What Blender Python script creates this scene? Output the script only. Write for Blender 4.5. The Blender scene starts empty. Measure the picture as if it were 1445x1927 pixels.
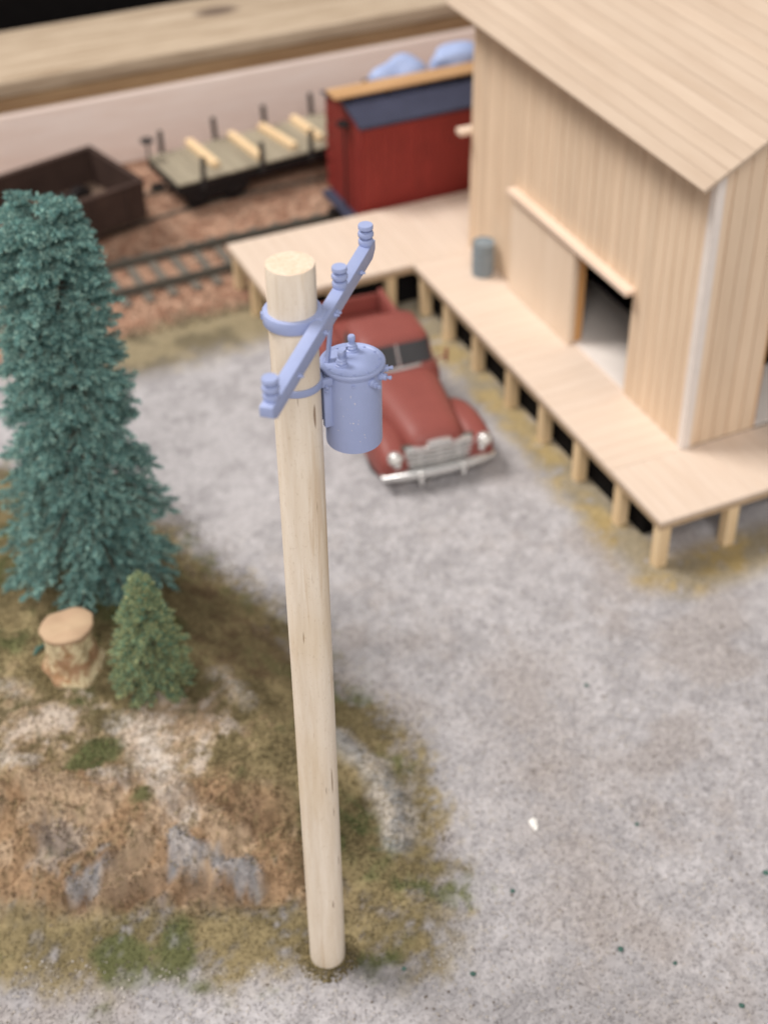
import bpy, bmesh, math, random
import numpy as np
from mathutils import Vector, Matrix

# ---------------------------------------------------------------- scene, camera, light
# one unit is one centimetre of the model railway
sc = bpy.context.scene
C = sc.collection
rnd = random.Random(7)
nrs = np.random.RandomState(11)
R = math.radians

cam_d = bpy.data.cameras.new('camera')
cam = bpy.data.objects.new('camera', cam_d)
C.objects.link(cam)
sc.camera = cam
c_right = Vector((0.9091650, -0.4163173, -0.0099390))
c_up = Vector((0.2669684, 0.5643634, 0.7811670))
c_fwd = Vector((0.3196041, 0.7128631, -0.6242431))
M = Matrix((c_right, c_up, -c_fwd)).transposed().to_4x4()
M.translation = Vector((-5.744184, -15.542463, 23.457717))
cam.matrix_world = M
cam_d.sensor_fit = 'VERTICAL'
cam_d.sensor_height = 36.0
cam_d.sensor_width = 36.0
cam_d.lens = 2864.38 / 1927 * 36
cam_d.clip_start = 0.5
cam_d.clip_end = 2000
cam_d.dof.use_dof = True
cam_d.dof.focus_distance = 21.8
cam_d.dof.aperture_fstop = 0.235
cam_d.dof.aperture_blades = 0

world = bpy.data.worlds.new('World')
sc.world = world
world.use_nodes = True
wb = world.node_tree.nodes['Background']
wb.inputs[0].default_value = (1.0, 0.97, 0.95, 1)
wb.inputs[1].default_value = 0.29

def area(name, loc, target, size, power, col):
    l = bpy.data.lights.new(name, 'AREA')
    l.shape = 'RECTANGLE'
    l.size, l.size_y = size
    l.energy = power
    l.color = col
    o = bpy.data.objects.new(name, l)
    C.objects.link(o)
    o.location = loc
    d = Vector(target) - Vector(loc)
    o.rotation_euler = d.to_track_quat('-Z', 'Y').to_euler()
    return o

area('ceiling_lamp', (-66, 72, 150), (6, 10, 0), (62, 50), 305000, (1.0, 0.965, 0.93))
area('room_lamp', (-52, -130, 140), (6, 10, 0), (110, 70), 262000, (1.0, 0.965, 0.935))

vs = sc.view_settings
vs.view_transform = 'Standard'
vs.look = 'None'
vs.exposure = 0.0
vs.gamma = 1.0
vs.use_curve_mapping = False
sc.cycles.use_denoising = True
sc.cycles.max_bounces = 8

# ---------------------------------------------------------------- helpers
def srgb(r, g, b):
    f = lambda c: c / 12.92 if c <= 0.04045 else ((c + 0.055) / 1.055) ** 2.4
    return (f(r / 255), f(g / 255), f(b / 255), 1)

def link_mesh(name, verts, faces, mat=None, parent=None, smooth=None):
    me = bpy.data.meshes.new(name)
    me.from_pydata([tuple(v) for v in verts], [], [tuple(f) for f in faces])
    me.update()
    return link(name, me, mat, parent, smooth)

def link(name, me, mat=None, parent=None, smooth=None):
    if mat and not me.materials:
        me.materials.append(mat)
    if smooth is not None:
        me.polygons.foreach_set('use_smooth', [True] * len(me.polygons))
        if smooth < 179:
            me.set_sharp_from_angle(angle=R(smooth))
    o = bpy.data.objects.new(name, me)
    C.objects.link(o)
    if parent:
        o.parent = parent
    return o

def tag(o, label=None, cat=None, group=None, kind=None):
    if label: o['label'] = label
    if cat: o['category'] = cat
    if group: o['group'] = group
    if kind: o['kind'] = kind
    return o

def thing(name, label, cat, loc=(0, 0, 0), rz=0, group=None):
    o = bpy.data.objects.new(name, None)
    o.empty_display_size = 0.2
    C.objects.link(o)
    o.location = loc
    o.rotation_euler = (0, 0, rz)
    return tag(o, label, cat, group)

class MB:
    """collects simple solids into one bmesh"""
    def __init__(s):
        s.bm = bmesh.new()
    def box(s, x0, x1, y0, y1, z0, z1, bev=0, mat=None):
        r = bmesh.ops.create_cube(s.bm, size=1)
        vs_ = r['verts']
        T = Matrix.Translation(((x0+x1)/2, (y0+y1)/2, (z0+z1)/2)) @ Matrix.Diagonal((x1-x0, y1-y0, z1-z0, 1))
        if mat is not None: T = mat @ T
        bmesh.ops.transform(s.bm, matrix=T, verts=vs_)
        if bev:
            es = list({e for v in vs_ for e in v.link_edges})
            bmesh.ops.bevel(s.bm, geom=es, offset=bev, segments=2, profile=.5, affect='EDGES')
        return s
    def loft(s, secs, cap=True, closed=True):
        rows = [[s.bm.verts.new(p) for p in sec] for sec in secs]
        n = len(rows[0])
        for a, b in zip(rows[:-1], rows[1:]):
            for i in range(n if closed else n - 1):
                j = (i + 1) % n
                try: s.bm.faces.new((a[i], a[j], b[j], b[i]))
                except ValueError: pass
        if cap:
            try:
                s.bm.faces.new(rows[0][::-1]); s.bm.faces.new(rows[-1])
            except ValueError: pass
        return s
    def lathe(s, prof, n=24, mat=None):
        secs = []
        for r_, z in prof:
            sec = []
            for i in range(n):
                a = 2 * math.pi * i / n
                p = Vector((r_ * math.cos(a), r_ * math.sin(a), z))
                sec.append(mat @ p if mat is not None else p)
            secs.append(sec)
        return s.loft(secs)
    def tube(s, pts, rad, n=8):
        pts = [Vector(p) for p in pts]
        rads = rad if isinstance(rad, (list, tuple)) else [rad] * len(pts)
        secs = []
        for i, p in enumerate(pts):
            t = (pts[min(i+1, len(pts)-1)] - pts[max(i-1, 0)]).normalized()
            ref = Vector((0, 0, 1)) if abs(t.z) < .9 else Vector((1, 0, 0))
            a = t.cross(ref).normalized(); b = t.cross(a).normalized()
            secs.append([p + (a * math.cos(2*math.pi*k/n) + b * math.sin(2*math.pi*k/n)) * rads[i] for k in range(n)])
        return s.loft(secs)
    def build(s, name, mat, parent=None, smooth=None):
        bmesh.ops.recalc_face_normals(s.bm, faces=s.bm.faces)
        me = bpy.data.meshes.new(name)
        s.bm.to_mesh(me); s.bm.free()
        return link(name, me, mat, parent, smooth)

# value noise in the plane
_tab = nrs.rand(512, 512)
def vnoise(x, y, off=0):
    x = np.asarray(x) + 200 + off * 37.3; y = np.asarray(y) + 200 + off * 11.7
    xi = np.floor(x).astype(int); yi = np.floor(y).astype(int)
    fx = x - xi; fy = y - yi
    fx = fx*fx*(3-2*fx); fy = fy*fy*(3-2*fy)
    g = lambda a, b: _tab[a % 512, b % 512]
    return (g(xi, yi)*(1-fx)+g(xi+1, yi)*fx)*(1-fy) + (g(xi, yi+1)*(1-fx)+g(xi+1, yi+1)*fx)*fy
def fbm(x, y, sc_=1.0, oct=4, off=0, gain=.5):
    t = 0; a = 1; n = 0
    for k in range(oct):
        t = t + a * vnoise(x*sc_, y*sc_, off + k*3); n += a; a *= gain; sc_ *= 2.03
    return t / n
def sstep(a, b, x):
    t = np.clip((x - a) / (b - a), 0, 1); return t*t*(3-2*t)

# ---------------------------------------------------------------- materials
def new_mat(name):
    m = bpy.data.materials.new(name); m.use_nodes = True
    nt = m.node_tree
    return m, nt, nt.nodes['Principled BSDF']

def N(nt, kind, **kw):
    n = nt.nodes.new(kind)
    for k, v in kw.items(): setattr(n, k, v)
    return n

def ramp(nt, fac, stops):
    r = N(nt, 'ShaderNodeValToRGB')
    e = r.color_ramp.elements
    while len(e) < len(stops): e.new(.5)
    for el, (p, c) in zip(e, stops): el.position = p; el.color = c
    nt.links.new(fac, r.inputs[0])
    return r.outputs[0]

def noise(nt, vec, scale, detail=4, rough=.55, dist=0):
    n = N(nt, 'ShaderNodeTexNoise')
    n.inputs['Scale'].default_value = scale; n.inputs['Detail'].default_value = detail
    n.inputs['Roughness'].default_value = rough; n.inputs['Distortion'].default_value = dist
    if vec is not None: nt.links.new(vec, n.inputs['Vector'])
    return n.outputs['Fac']

def coords(nt, scale=(1, 1, 1), rand=True):
    tc = N(nt, 'ShaderNodeTexCoord')
    out = tc.outputs['Object']
    if rand:
        oi = N(nt, 'ShaderNodeObjectInfo')
        ml = N(nt, 'ShaderNodeMath', operation='MULTIPLY'); ml.inputs[1].default_value = 61.0
        nt.links.new(oi.outputs['Random'], ml.inputs[0])
        ad = N(nt, 'ShaderNodeVectorMath', operation='ADD')
        nt.links.new(out, ad.inputs[0]); nt.links.new(ml.outputs[0], ad.inputs[1])
        out = ad.outputs[0]
    mp = N(nt, 'ShaderNodeMapping'); mp.inputs['Scale'].default_value = scale
    nt.links.new(out, mp.inputs['Vector'])
    return mp.outputs[0]

def mixc(nt, fac, a, b, mode='MIX'):
    m = N(nt, 'ShaderNodeMix', data_type='RGBA', blend_type=mode)
    for s_, v in ((m.inputs[0], fac), (m.inputs[6], a), (m.inputs[7], b)):
        if hasattr(v, 'is_linked'): nt.links.new(v, s_)
        else: s_.default_value = v
    return m.outputs[2]

def bump(nt, b, h, strength=.3, dist=.02):
    n = N(nt, 'ShaderNodeBump'); n.inputs['Strength'].default_value = strength; n.inputs['Distance'].default_value = dist
    nt.links.new(h, n.inputs['Height']); nt.links.new(n.outputs[0], b.inputs['Normal'])

def wood(name, light, dark, axis='y', fine=9.0, rough=.65, streak=None, vary=.10, bstr=.15):
    m, nt, b = new_mat(name)
    k = {'x': (.12, 1, 1), 'y': (1, .12, 1), 'z': (1, 1, .1)}[axis]
    v = coords(nt, k)
    f1 = noise(nt, v, fine, 5, .6, .3)
    f2 = noise(nt, v, fine * .18, 3, .5, .8)
    col = ramp(nt, f1, [(.32, dark), (.62, light)])
    col = mixc(nt, .35, col, ramp(nt, f2, [(.35, dark), (.65, light)]))
    if streak:
        v2 = coords(nt, {'x': (.05, 1, 1), 'y': (1, .05, 1), 'z': (1, 1, .045)}[axis])
        f3 = noise(nt, v2, fine * .8, 3, .5, .15)
        col = mixc(nt, ramp(nt, f3, [(.62, (0, 0, 0, 1)), (.72, (.45, .45, .45, 1))]), col, streak)
        f4 = noise(nt, coords(nt, {'x': (.03, 1, 1), 'y': (1, .03, 1), 'z': (1, 1, .09)}[axis]), fine * 1.1, 1, .4, .1)
        col = mixc(nt, ramp(nt, f4, [(.725, (0, 0, 0, 1)), (.75, (.8, .8, .8, 1))]), col, srgb(118, 84, 54))
        f5 = noise(nt, coords(nt, (.9, .9, .25)), .9, 3, .5, .4)
        col = mixc(nt, ramp(nt, f5, [(.5, (0, 0, 0, 1)), (.68, (.5, .5, .5, 1))]), col, srgb(206, 178, 132))
        f6 = noise(nt, coords(nt, (1, 1, .55)), 26, 2, .5)
        col = mixc(nt, ramp(nt, f6, [(.60, (0, 0, 0, 1)), (.74, (.25, .25, .25, 1))]), col, srgb(184, 160, 130))
    oi = N(nt, 'ShaderNodeObjectInfo')
    hv = N(nt, 'ShaderNodeHueSaturation')
    mr = N(nt, 'ShaderNodeMapRange'); mr.inputs[3].default_value = 1 - vary; mr.inputs[4].default_value = 1 + vary
    nt.links.new(oi.outputs['Random'], mr.inputs[0]); nt.links.new(mr.outputs[0], hv.inputs['Value'])
    nt.links.new(col, hv.inputs['Color']); nt.links.new(hv.outputs[0], b.inputs['Base Color'])
    b.inputs['Roughness'].default_value = rough
    b.inputs['Specular IOR Level'].default_value = .3
    bump(nt, b, f1, bstr, .02)
    return m

def paint(name, col, rough=.5, metal=0, var=.12, sc_=3.0, bstr=.05, spec=.5):
    m, nt, b = new_mat(name)
    v = coords(nt)
    f = noise(nt, v, sc_, 5, .6)
    lo = tuple(c * (1 - var) for c in col[:3]) + (1,); hi = tuple(min(1, c * (1 + var)) for c in col[:3]) + (1,)
    nt.links.new(ramp(nt, f, [(.3, lo), (.7, hi)]), b.inputs['Base Color'])
    b.inputs['Roughness'].default_value = rough; b.inputs['Metallic'].default_value = metal
    b.inputs['Specular IOR Level'].default_value = spec
    f2 = noise(nt, v, sc_ * 9, 3, .6)
    if bstr: bump(nt, b, f2, bstr, .01)
    return m

def attr_mat(name, rough=.9, fine=(14, .35), bstr=.5, bdist=.03, trans=0, spec=.15):
    m, nt, b = new_mat(name)
    a = N(nt, 'ShaderNodeAttribute', attribute_name='Col')
    v = coords(nt, rand=False)
    f = noise(nt, v, fine[0], 6, .7)
    g = ramp(nt, f, [(.25, (1-fine[1],)*3 + (1,)), (.75, (1+fine[1],)*3 + (1,))])
    nt.links.new(mixc(nt, 1.0, a.outputs['Color'], g, 'MULTIPLY'), b.inputs['Base Color'])
    b.inputs['Roughness'].default_value = rough; b.inputs['Specular IOR Level'].default_value = spec
    if bstr: bump(nt, b, f, bstr, bdist)
    return m

MT = {}
MT['dowel'] = wood('dowel_wood', srgb(238, 225, 208), srgb(222, 205, 183), 'z', 10, .7, srgb(196, 166, 130), 0, .25)
MT['dowel_end'] = wood('dowel_end_grain', srgb(228, 208, 188), srgb(212, 186, 160), 'z', 14, .8, None, 0, .6)
MT['deck_x'] = wood('deck_wood_across', srgb(217, 198, 181), srgb(209, 188, 169), 'x', 6, .6, None, .016)
MT['deck_y'] = wood('deck_wood_along', srgb(217, 198, 181), srgb(209, 188, 169), 'y', 6, .6, None, .016)
MT['beam'] = wood('beam_wood', srgb(188, 162, 132), srgb(166, 140, 110), 'y', 6, .65, None, .06)
MT['post'] = wood('post_wood', srgb(228, 202, 164), srgb(208, 178, 136), 'z', 7, .65, None, .06)
MT['siding'] = wood('siding_wood', srgb(226, 202, 175), srgb(214, 188, 160), 'z', 6, .62, None, .05)
MT['door'] = wood('door_wood', srgb(228, 208, 186), srgb(220, 198, 174), 'z', 6, .62, None, .03)
MT['reveal'] = wood('cut_edge_wood', srgb(206, 158, 104), srgb(184, 132, 80), 'z', 6, .65, None, .03)
MT['roof'] = wood('roof_wood', srgb(194, 174, 154), srgb(182, 160, 139), 'y', 2.6, .6, None, .03)
MT['rail_wood'] = wood('lintel_wood', srgb(228, 206, 186), srgb(218, 192, 170), 'y', 6, .6, None, .03)
MT['trim'] = paint('trim_styrene', srgb(226, 216, 208), .5, 0, .04)
MT['black'] = paint('shade_black', (.006, .005, .005, 1), .9, 0, .2, 3, .2, .1)  # flat black for added pieces that stand in for shade and darkness
MT['resin'] = paint('resin_periwinkle', srgb(155, 166, 203), .42, 0, .03, 4, .04, .4)
MT['chrome'] = paint('chrome', (.84, .83, .81, 1), .24, .75, .03, 4, 0)
MT['truck_red'] = paint('truck_red_paint', srgb(136, 73, 66), .5, 0, .06, 2, .03, .35)
MT['glass'] = paint('window_glass', (.05, .05, .053, 1), .38, 0, .1, 2, 0, .25)
MT['rubber'] = paint('tyre_rubber', (.012, .012, .012, 1), .7, 0, .2)
MT['boxcar_red'] = paint('boxcar_red', srgb(128, 44, 38), .6, 0, .12, 1.2, .1, .3)
MT['navy'] = paint('navy_paint', srgb(58, 60, 78), .6, 0, .1, 2, .1, .3)
MT['orange'] = wood('roofwalk_wood', srgb(200, 160, 116), srgb(176, 132, 88), 'x', 5, .65, None, .06)
MT['gondola'] = paint('gondola_brown', srgb(66, 50, 44), .75, 0, .2, 1.5, .2, .2)
MT['gondola_floor'] = paint('gondola_floor', srgb(104, 86, 74), .8, 0, .2, 1.5, .2, .2)
MT['dark_iron'] = paint('dark_iron', srgb(30, 24, 24), .7, 0, .2, 3, .1, .3)
MT['stake'] = paint('stake_dark', srgb(50, 46, 46), .7, 0, .2, 3, .1, .3)
MT['flat_deck'] = wood('flatcar_deck', srgb(166, 155, 134), srgb(138, 128, 110), 'y', 4, .75, None, .1)
MT['stick'] = wood('stick_wood', srgb(240, 214, 174), srgb(224, 190, 146), 'y', 6, .6, None, .04)
MT['rail'] = paint('rail_metal', srgb(88, 84, 76), .6, .1, .2, 4, .1)
MT['sleeper'] = paint('sleeper_plastic', srgb(104, 96, 86), .8, 0, .2, 4, .2)
MT['drum'] = paint('drum_grey', srgb(126, 136, 142), .55, 0, .12, 3, .1, .4)
MT['plank'] = None
MT['blue_resin'] = paint('pale_blue_resin', srgb(160, 176, 214), .5, 0, .05, 3, .1)
MT['stump_top'] = wood('stump_cut_paint', srgb(188, 162, 132), srgb(166, 132, 108), 'x', 1.6, .8, None, 0, .4)
MT['white'] = paint('white_plastic', srgb(240, 236, 230), .4)
MT['teal'] = paint('teal_foam', srgb(72, 100, 92), .9, 0, .2, 8, .4, .1)

# ---------------------------------------------------------------- terrain
FOOT = [(-30, 14), (-14, 7.4), (-8.5, 4.6), (-5.2, 3.25), (-3.6, 2.55), (-2.4, 2.0), (-1.2, 1.45), (0.0, .95), (1.2, .35), (2.3, .55), (3.0, 1.7),
        (3.55, 3.9), (3.2, 6.6), (2.9, 8.8), (2.1, 11.3), (1.5, 13.6), (.2, 16.2), (-3, 18.2), (-10, 19), (-30, 22)]
def poly_dist(x, y, P):
    """distance to polygon outline, positive inside"""
    d = np.full(x.shape, 1e9); ins = np.zeros(x.shape, bool)
    n = len(P)
    for i in range(n):
        ax, ay = P[i]; bx, by = P[(i+1) % n]
        dx, dy = bx-ax, by-ay
        t = np.clip(((x-ax)*dx+(y-ay)*dy)/(dx*dx+dy*dy), 0, 1)
        d = np.minimum(d, np.hypot(x-ax-t*dx, y-ay-t*dy))
        c = ((ay > y) != (by > y))
        with np.errstate(divide='ignore', invalid='ignore'):
            ins ^= c & (x < (bx-ax)*(y-ay)/(by-ay if by != ay else 1e-9)+ax)
    return np.where(ins, d, -d)
def line_dist(x, y, P):
    d = np.full(np.shape(x), 1e9)
    for (ax, ay), (bx, by) in zip(P[:-1], P[1:]):
        dx, dy = bx-ax, by-ay
        t = np.clip(((x-ax)*dx+(y-ay)*dy)/(dx*dx+dy*dy), 0, 1)
        d = np.minimum(d, np.hypot(x-ax-t*dx, y-ay-t*dy))
    return d
RIM = [(1.4, 4.6), (2.1, 4.35), (2.52, 3.6), (2.6, 2.75), (2.40, 2.15), (2.18, 1.75)]
STREAK = [(-1.9, 5.9), (-1.68, 4.75), (-1.6, 4.0), (-1.46, 3.3)]
ROCK_R = [(-1.86, 2.86), (-1.46, 2.54), (-.79, 1.97)]
ROCK_L = [(-3.81, 3.06), (-3.5, 3.04), (-3.06, 3.2)]
CREV_A = [(-5.6, 5.9), (-4.53, 5.43), (-3.73, 4.86), (-3.2, 4.49)]
CREV_B = [(-2.05, 3.35), (-2.28, 3.06), (-2.7, 3.01)]
LOWBROWN = [(-3.9, 3.0), (-3.31, 2.73), (-2.34, 2.53), (-1.49, 2.05), (-.58, 1.62)]
PALES = [[(-3.58, 6.56), (-3.03, 6.55)], [(-3.81, 8.04), (-3.52, 7.62)], [(-2.7, 4.73), (-2.31, 4.62)], [(.4, 6.5), (.54, 5.65)], [(-4.2, 6.0), (-3.9, 5.7)]]
def blob(x, y, cx_, cy_, rx, ry, ang=0):
    c, s = math.cos(ang), math.sin(ang)
    u = ((x-cx_)*c+(y-cy_)*s)/rx; v = (-(x-cx_)*s+(y-cy_)*c)/ry
    return np.exp(-(u*u+v*v))

def height(x, y):
    x = np.asarray(x, float); y = np.asarray(y, float)
    jx = (fbm(x, y, .9, 3, 1)-.5)*.5; jy = (fbm(x, y, .9, 3, 5)-.5)*.5
    d = poly_dist(x+jx, y+jy, FOOT)
    south = sstep(1.6, .2, x) * sstep(7.5, 5.0, y + .45*x*0)      # steep bank towards the viewer
    w = 2.5*south + 3.6*(1-south)
    top = 1.18 + .22*sstep(5, 9.5, y) - .1*sstep(0.4, 2.4, x)*sstep(9, 4, y)
    t = np.clip(d/w, 0, 1)
    prof = (1-south)*sstep(0, 1, t) + south*(1-(1-t)**1.6)
    h = top*prof
    # ledges and crags on the bank
    bank = south*sstep(.02, .25, d)*sstep(3.2, 1.8, d)
    rid = np.abs(fbm(x*.8, y*2.0, .8, 5, 9)-.5)*2
    h = h + bank*(-.30*sstep(.0, .35, .35-rid)*.6 + (fbm(x, y*1.6, 1.6, 4, 13)-.5)*.42)
    inside = sstep(-.1, .6, d)
    h = h + inside*((fbm(x, y, 1.1, 4, 21)-.5)*.34 + (fbm(x, y, 5, 3, 23)-.5)*.07)
    la = line_dist(x, y, CREV_A); sgn = (y - (2.35-.56*x))
    h = h + bank*.16*np.exp(-((la-.28)/.2)**2)*(sgn > 0)
    rg = 1-np.abs(fbm(x*1.0, y*1.5, 1.3, 4, 77, .55)-.5)*4
    h = h + bank*.22*np.clip(rg, -.5, 1) - bank*.10
    # small rounded scarp to the right of the pole
    rd = line_dist(x, y, RIM)
    h = h + .24*np.exp(-(rd/.26)**2)*sstep(-.2, .4, d)
    h = h - .30*blob(x, y, 1.55, 2.5, .75, 1.0)
    # rock ledges
    h = h + .16*np.exp(-(line_dist(x, y, ROCK_R)/.16)**2) + .13*np.exp(-(line_dist(x, y, ROCK_L)/.14)**2)
    wob = (fbm(x, y, 3, 3, 17)-.5)*.3
    h = h - .20*np.exp(-((line_dist(x, y, CREV_A)+wob)/.10)**2) - .22*np.exp(-((line_dist(x, y, CREV_B)+wob)/.10)**2)
    h = h - .10*np.exp(-((line_dist(x, y, LOWBROWN)+wob)/.12)**2)
    # gravel lot: almost flat, a little uneven; raised ballast under the tracks
    h = h + .05*(fbm(x, y, .5, 3, 31)-.5)
    bal = sstep(21.8, 23.0, y)
    h = h + .14*bal + .22*sstep(26.4, 27.0, y)
    return h

def axis_coords(lo, a, b, hi, fine):
    core = np.arange(a, b + 1e-6, fine)
    def grow(start, end, sgn):
        out = []; p = start; st = fine
        while (end - p)*sgn > 0:
            st *= 1.35; p += sgn*min(st, 6); out.append(p)
        out[-1] = end
        return out
    return np.array(grow(a, lo, -1)[::-1] + list(core) + grow(b, hi, 1))
gx = axis_coords(-60, -8.5, 14, 75, .1)
gy = axis_coords(-45, -6.5, 31.5, 33, .1)
GX, GY = np.meshgrid(gx, gy)
HZ = height(GX, GY)

L3 = lambda r, g, b: np.array(srgb(r, g, b)[:3])
GRAV_A, GRAV_B, GRAV_C = L3(180, 176, 177), L3(160, 156, 157), L3(148, 138, 132)
OLIVE_A, OLIVE_B, GREEN = L3(108, 97, 70), L3(140, 126, 94), L3(84, 92, 58)
TAN, ORANGE, BROWN = L3(184, 161, 137), L3(156, 128, 101), L3(120, 97, 77)
PALE, ROCK, BALLAST, BALL_D = L3(200, 192, 184), L3(150, 152, 158), L3(180, 147, 125), L3(160, 124, 103)
YEL = L3(160, 136, 74)

def mixa(a, b, m):
    return a*(1-m[..., None]) + b*m[..., None]

def ground_colour(x, y, fine=1.0):
    n1 = fbm(x, y, .35, 4, 41); n2 = fbm(x, y, 1.3, 4, 43); n3 = fbm(x, y, 3.5, 4, 47, .65)
    n4 = fbm(x, y, 9, 3, 49, .7)
    ones = np.ones(x.shape)
    c = mixa(GRAV_B*ones[..., None], GRAV_A, sstep(.36, .62, n3*.6+n2*.4))
    c = mixa(c, GRAV_C, .5*sstep(.50, .68, n1*.55+n2*.45)*sstep(14, 8, y))
    # tyre-worn brown strip across the lot
    st = line_dist(x, y, [(4.0, -5), (4.9, -1), (5.6, 2), (6.4, 4.5)])
    c = mixa(c, GRAV_C, .55*np.exp(-(st/1.1)**2)*sstep(.3, .6, n2*.6+n3*.4))
    jx = (n2-.5)*1.6+(n3-.5)*.9; jy = (n1-.5)*1.2+(n3-.5)*.9
    d = poly_dist(x+jx*.6, y+jy*.6, FOOT)
    # ballast along the tracks, and the olive fringe in front of it
    fr = sstep(19.2, 20.6, y+jy)*sstep(-2, 3.0, x+jx)
    c = mixa(c, mixa(OLIVE_A*ones[..., None], OLIVE_B, sstep(.4, .6, n2)), fr*.9)
    bl = sstep(21.6, 22.4, y+jy*.8)
    c = mixa(c, mixa(BALLAST*ones[..., None], BALL_D, sstep(.4, .65, n3)), bl)
    # yellowish fringe along the platform
    pf = sstep(.95, .2, np.abs(x+jx*.3-11.1))*sstep(5.6, 6.6, y+jy*.4)*sstep(21, 19, y)
    pf2 = sstep(1.1, .3, np.abs(y+jy*.4-6.2))*sstep(10.6, 11.2, x)
    c = mixa(c, mixa(OLIVE_B*ones[..., None], YEL, sstep(.4, .6, n2)), np.clip(np.maximum(pf, pf2), 0, 1)*.8*sstep(.28, .5, n3+.1))
    # hill: olive turf
    turf = mixa(OLIVE_A*ones[..., None], OLIVE_B, sstep(.38, .62, n2*.5+n3*.5))
    turf = mixa(turf, GREEN, .8*sstep(.52, .66, fbm(x, y, .9, 3, 61)*.7+n3*.3))
    edge = sstep(-.3, 1.0, d + .55*sstep(6.5, 4.5, y) + (n3-.5)*2.0 + (n4-.5)*1.3)
    edge = np.maximum(edge, sstep(.8, 1.6, d))
    c = mixa(c, turf, edge)
    hl = sstep(.2, 1.0, d)
    # bare tan ground on the plateau edge, with pale plaster showing through
    t1 = np.clip(blob(x, y, -3.4, 6.6, 1.6, 1.1, -.4) + blob(x, y, -1.5, 4.9, .8, 1.5, -.35) + .8*blob(x, y, -.4, 5.4, .8, 1.0) + .5*blob(x, y, .5, 6.6, .4, .5), 0, 1)
    tm = .85*sstep(.30, .85, t1*.8 + (n3-.5)*1.3 + (n2-.5)*.6 + (n4-.5)*.5)
    c = mixa(c, mixa(TAN*ones[..., None], ORANGE, sstep(.45, .7, n3)*.6), tm*hl)
    pm = sstep(.56, .66, n3*.55+n2*.45 + .12*t1-.04)*sstep(.2, .5, t1)
    c = mixa(c, PALE, pm*hl*.55)
    # bank: orange-brown earth
    south = sstep(1.2, -.3, x)*sstep(4.6, 3.4, y + .52*x + .3 + (n2-.5)*1.2)
    bk = south*sstep(.0, .5, d)*sstep(3.4, 2.4, d+(n3-.5))
    earth = mixa(ORANGE*ones[..., None], BROWN, sstep(.45, .68, n3*.5+n2*.5))
    earth = mixa(earth, TAN, .7*sstep(.5, .62, fbm(x, y, 2.2, 3, 71)))
    c = mixa(c, earth, bk*.9*sstep(.2, .5, n3*.5+n4*.5))
    # turf lip at the foot of the bank
    # grey rock ledges
    wob = (n3-.5)*.55 + (n4-.5)*.2
    rk = np.maximum(sstep(.30, .12, line_dist(x, y, ROCK_R)+wob), sstep(.20, .06, line_dist(x, y, ROCK_L)+wob))
    rk = np.maximum(rk, .4*sstep(.5, .7, blob(x, y, -3.85, 3.9, .7, .6)+(n3-.5)*1.1))
    c = mixa(c, mixa(ROCK*ones[..., None]*.88, PALE, sstep(.45, .7, n4)*.4), rk*.75)
    low = sstep(.32, .1, line_dist(x, y, LOWBROWN)+wob)
    c = mixa(c, BROWN, low*.6*(1-rk))
    pl_ = sstep(.42, .16, line_dist(x, y, STREAK)+wob)
    for q in PALES: pl_ = np.maximum(pl_, .9*sstep(.34, .1, line_dist(x, y, q)+wob*1.2))
    c = mixa(c, mixa(PALE*ones[..., None]*.92, TAN, sstep(.42, .66, n3)*.7), pl_*.75*sstep(.25, .55, n4*.6+n3*.4))
    gp = sstep(.42, .7, blob(x, y, -2.48, 5.5, .5, .4) + blob(x, y, -2.98, 5.2, .4, .3) + .8*blob(x, y, -2.08, 4.05, .3, .25) + (n3-.5)*.7)
    c = mixa(c, GREEN, gp*.8)
    # pale rim by the pole
    rd = line_dist(x, y, RIM[1:])
    c = mixa(c, mixa(PALE*ones[..., None], ROCK, sstep(.4, .65, n3)), sstep(.55, .15, rd+(n3-.5)*.45)*.65)
    cove = sstep(.4, .7, blob(x, y, 1.5, 2.3, .8, 1.1) + (n3-.5)*.5)
    c = mixa(c, mixa(GREEN*ones[..., None]*.8, OLIVE_A, sstep(.4, .6, n3)), cove*.85*sstep(.2, .4, rd))
    # turf around the pole foot and along the foot of the bank
    ft = sstep(-1.9, -.7, d+(n3-.5)*1.0)*sstep(.45, -.1, d)*sstep(3.2, 1.8, x)*sstep(6, 4.5, y)
    c = mixa(c, turf*.92, ft*sstep(.28, .54, n2*.3+n3*.4+n4*.3+.05))
    # churned brown soil on the shoulder behind the pole
    sh = np.clip(blob(x, y, 1.2, 9.4, 1.0, 2.0, .3) + blob(x, y, .9, 7.2, 1.2, 1.0), 0, 1)
    c = mixa(c, mixa(BROWN*ones[..., None], OLIVE_B, sstep(.3, .6, n3)), .55*sstep(.3, .8, sh))
    c = c * (.82 + .36*n4)[..., None]
    return np.clip(c, 0, 1)

def grid_object(name, gx, gy, HZ, cols, mat):
    ny, nx = HZ.shape
    v = np.stack([np.broadcast_to(gx, (ny, nx)), np.broadcast_to(gy[:, None], (ny, nx)), HZ], -1).reshape(-1, 3)
    i = np.arange(ny-1)[:, None]*nx + np.arange(nx-1)[None, :]
    q = np.stack([i, i+1, i+nx+1, i+nx], -1).reshape(-1, 4)
    me = np_mesh(name, v, q, cols.reshape(-1, 3))
    return link(name, me, mat, None, 180)

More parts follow.
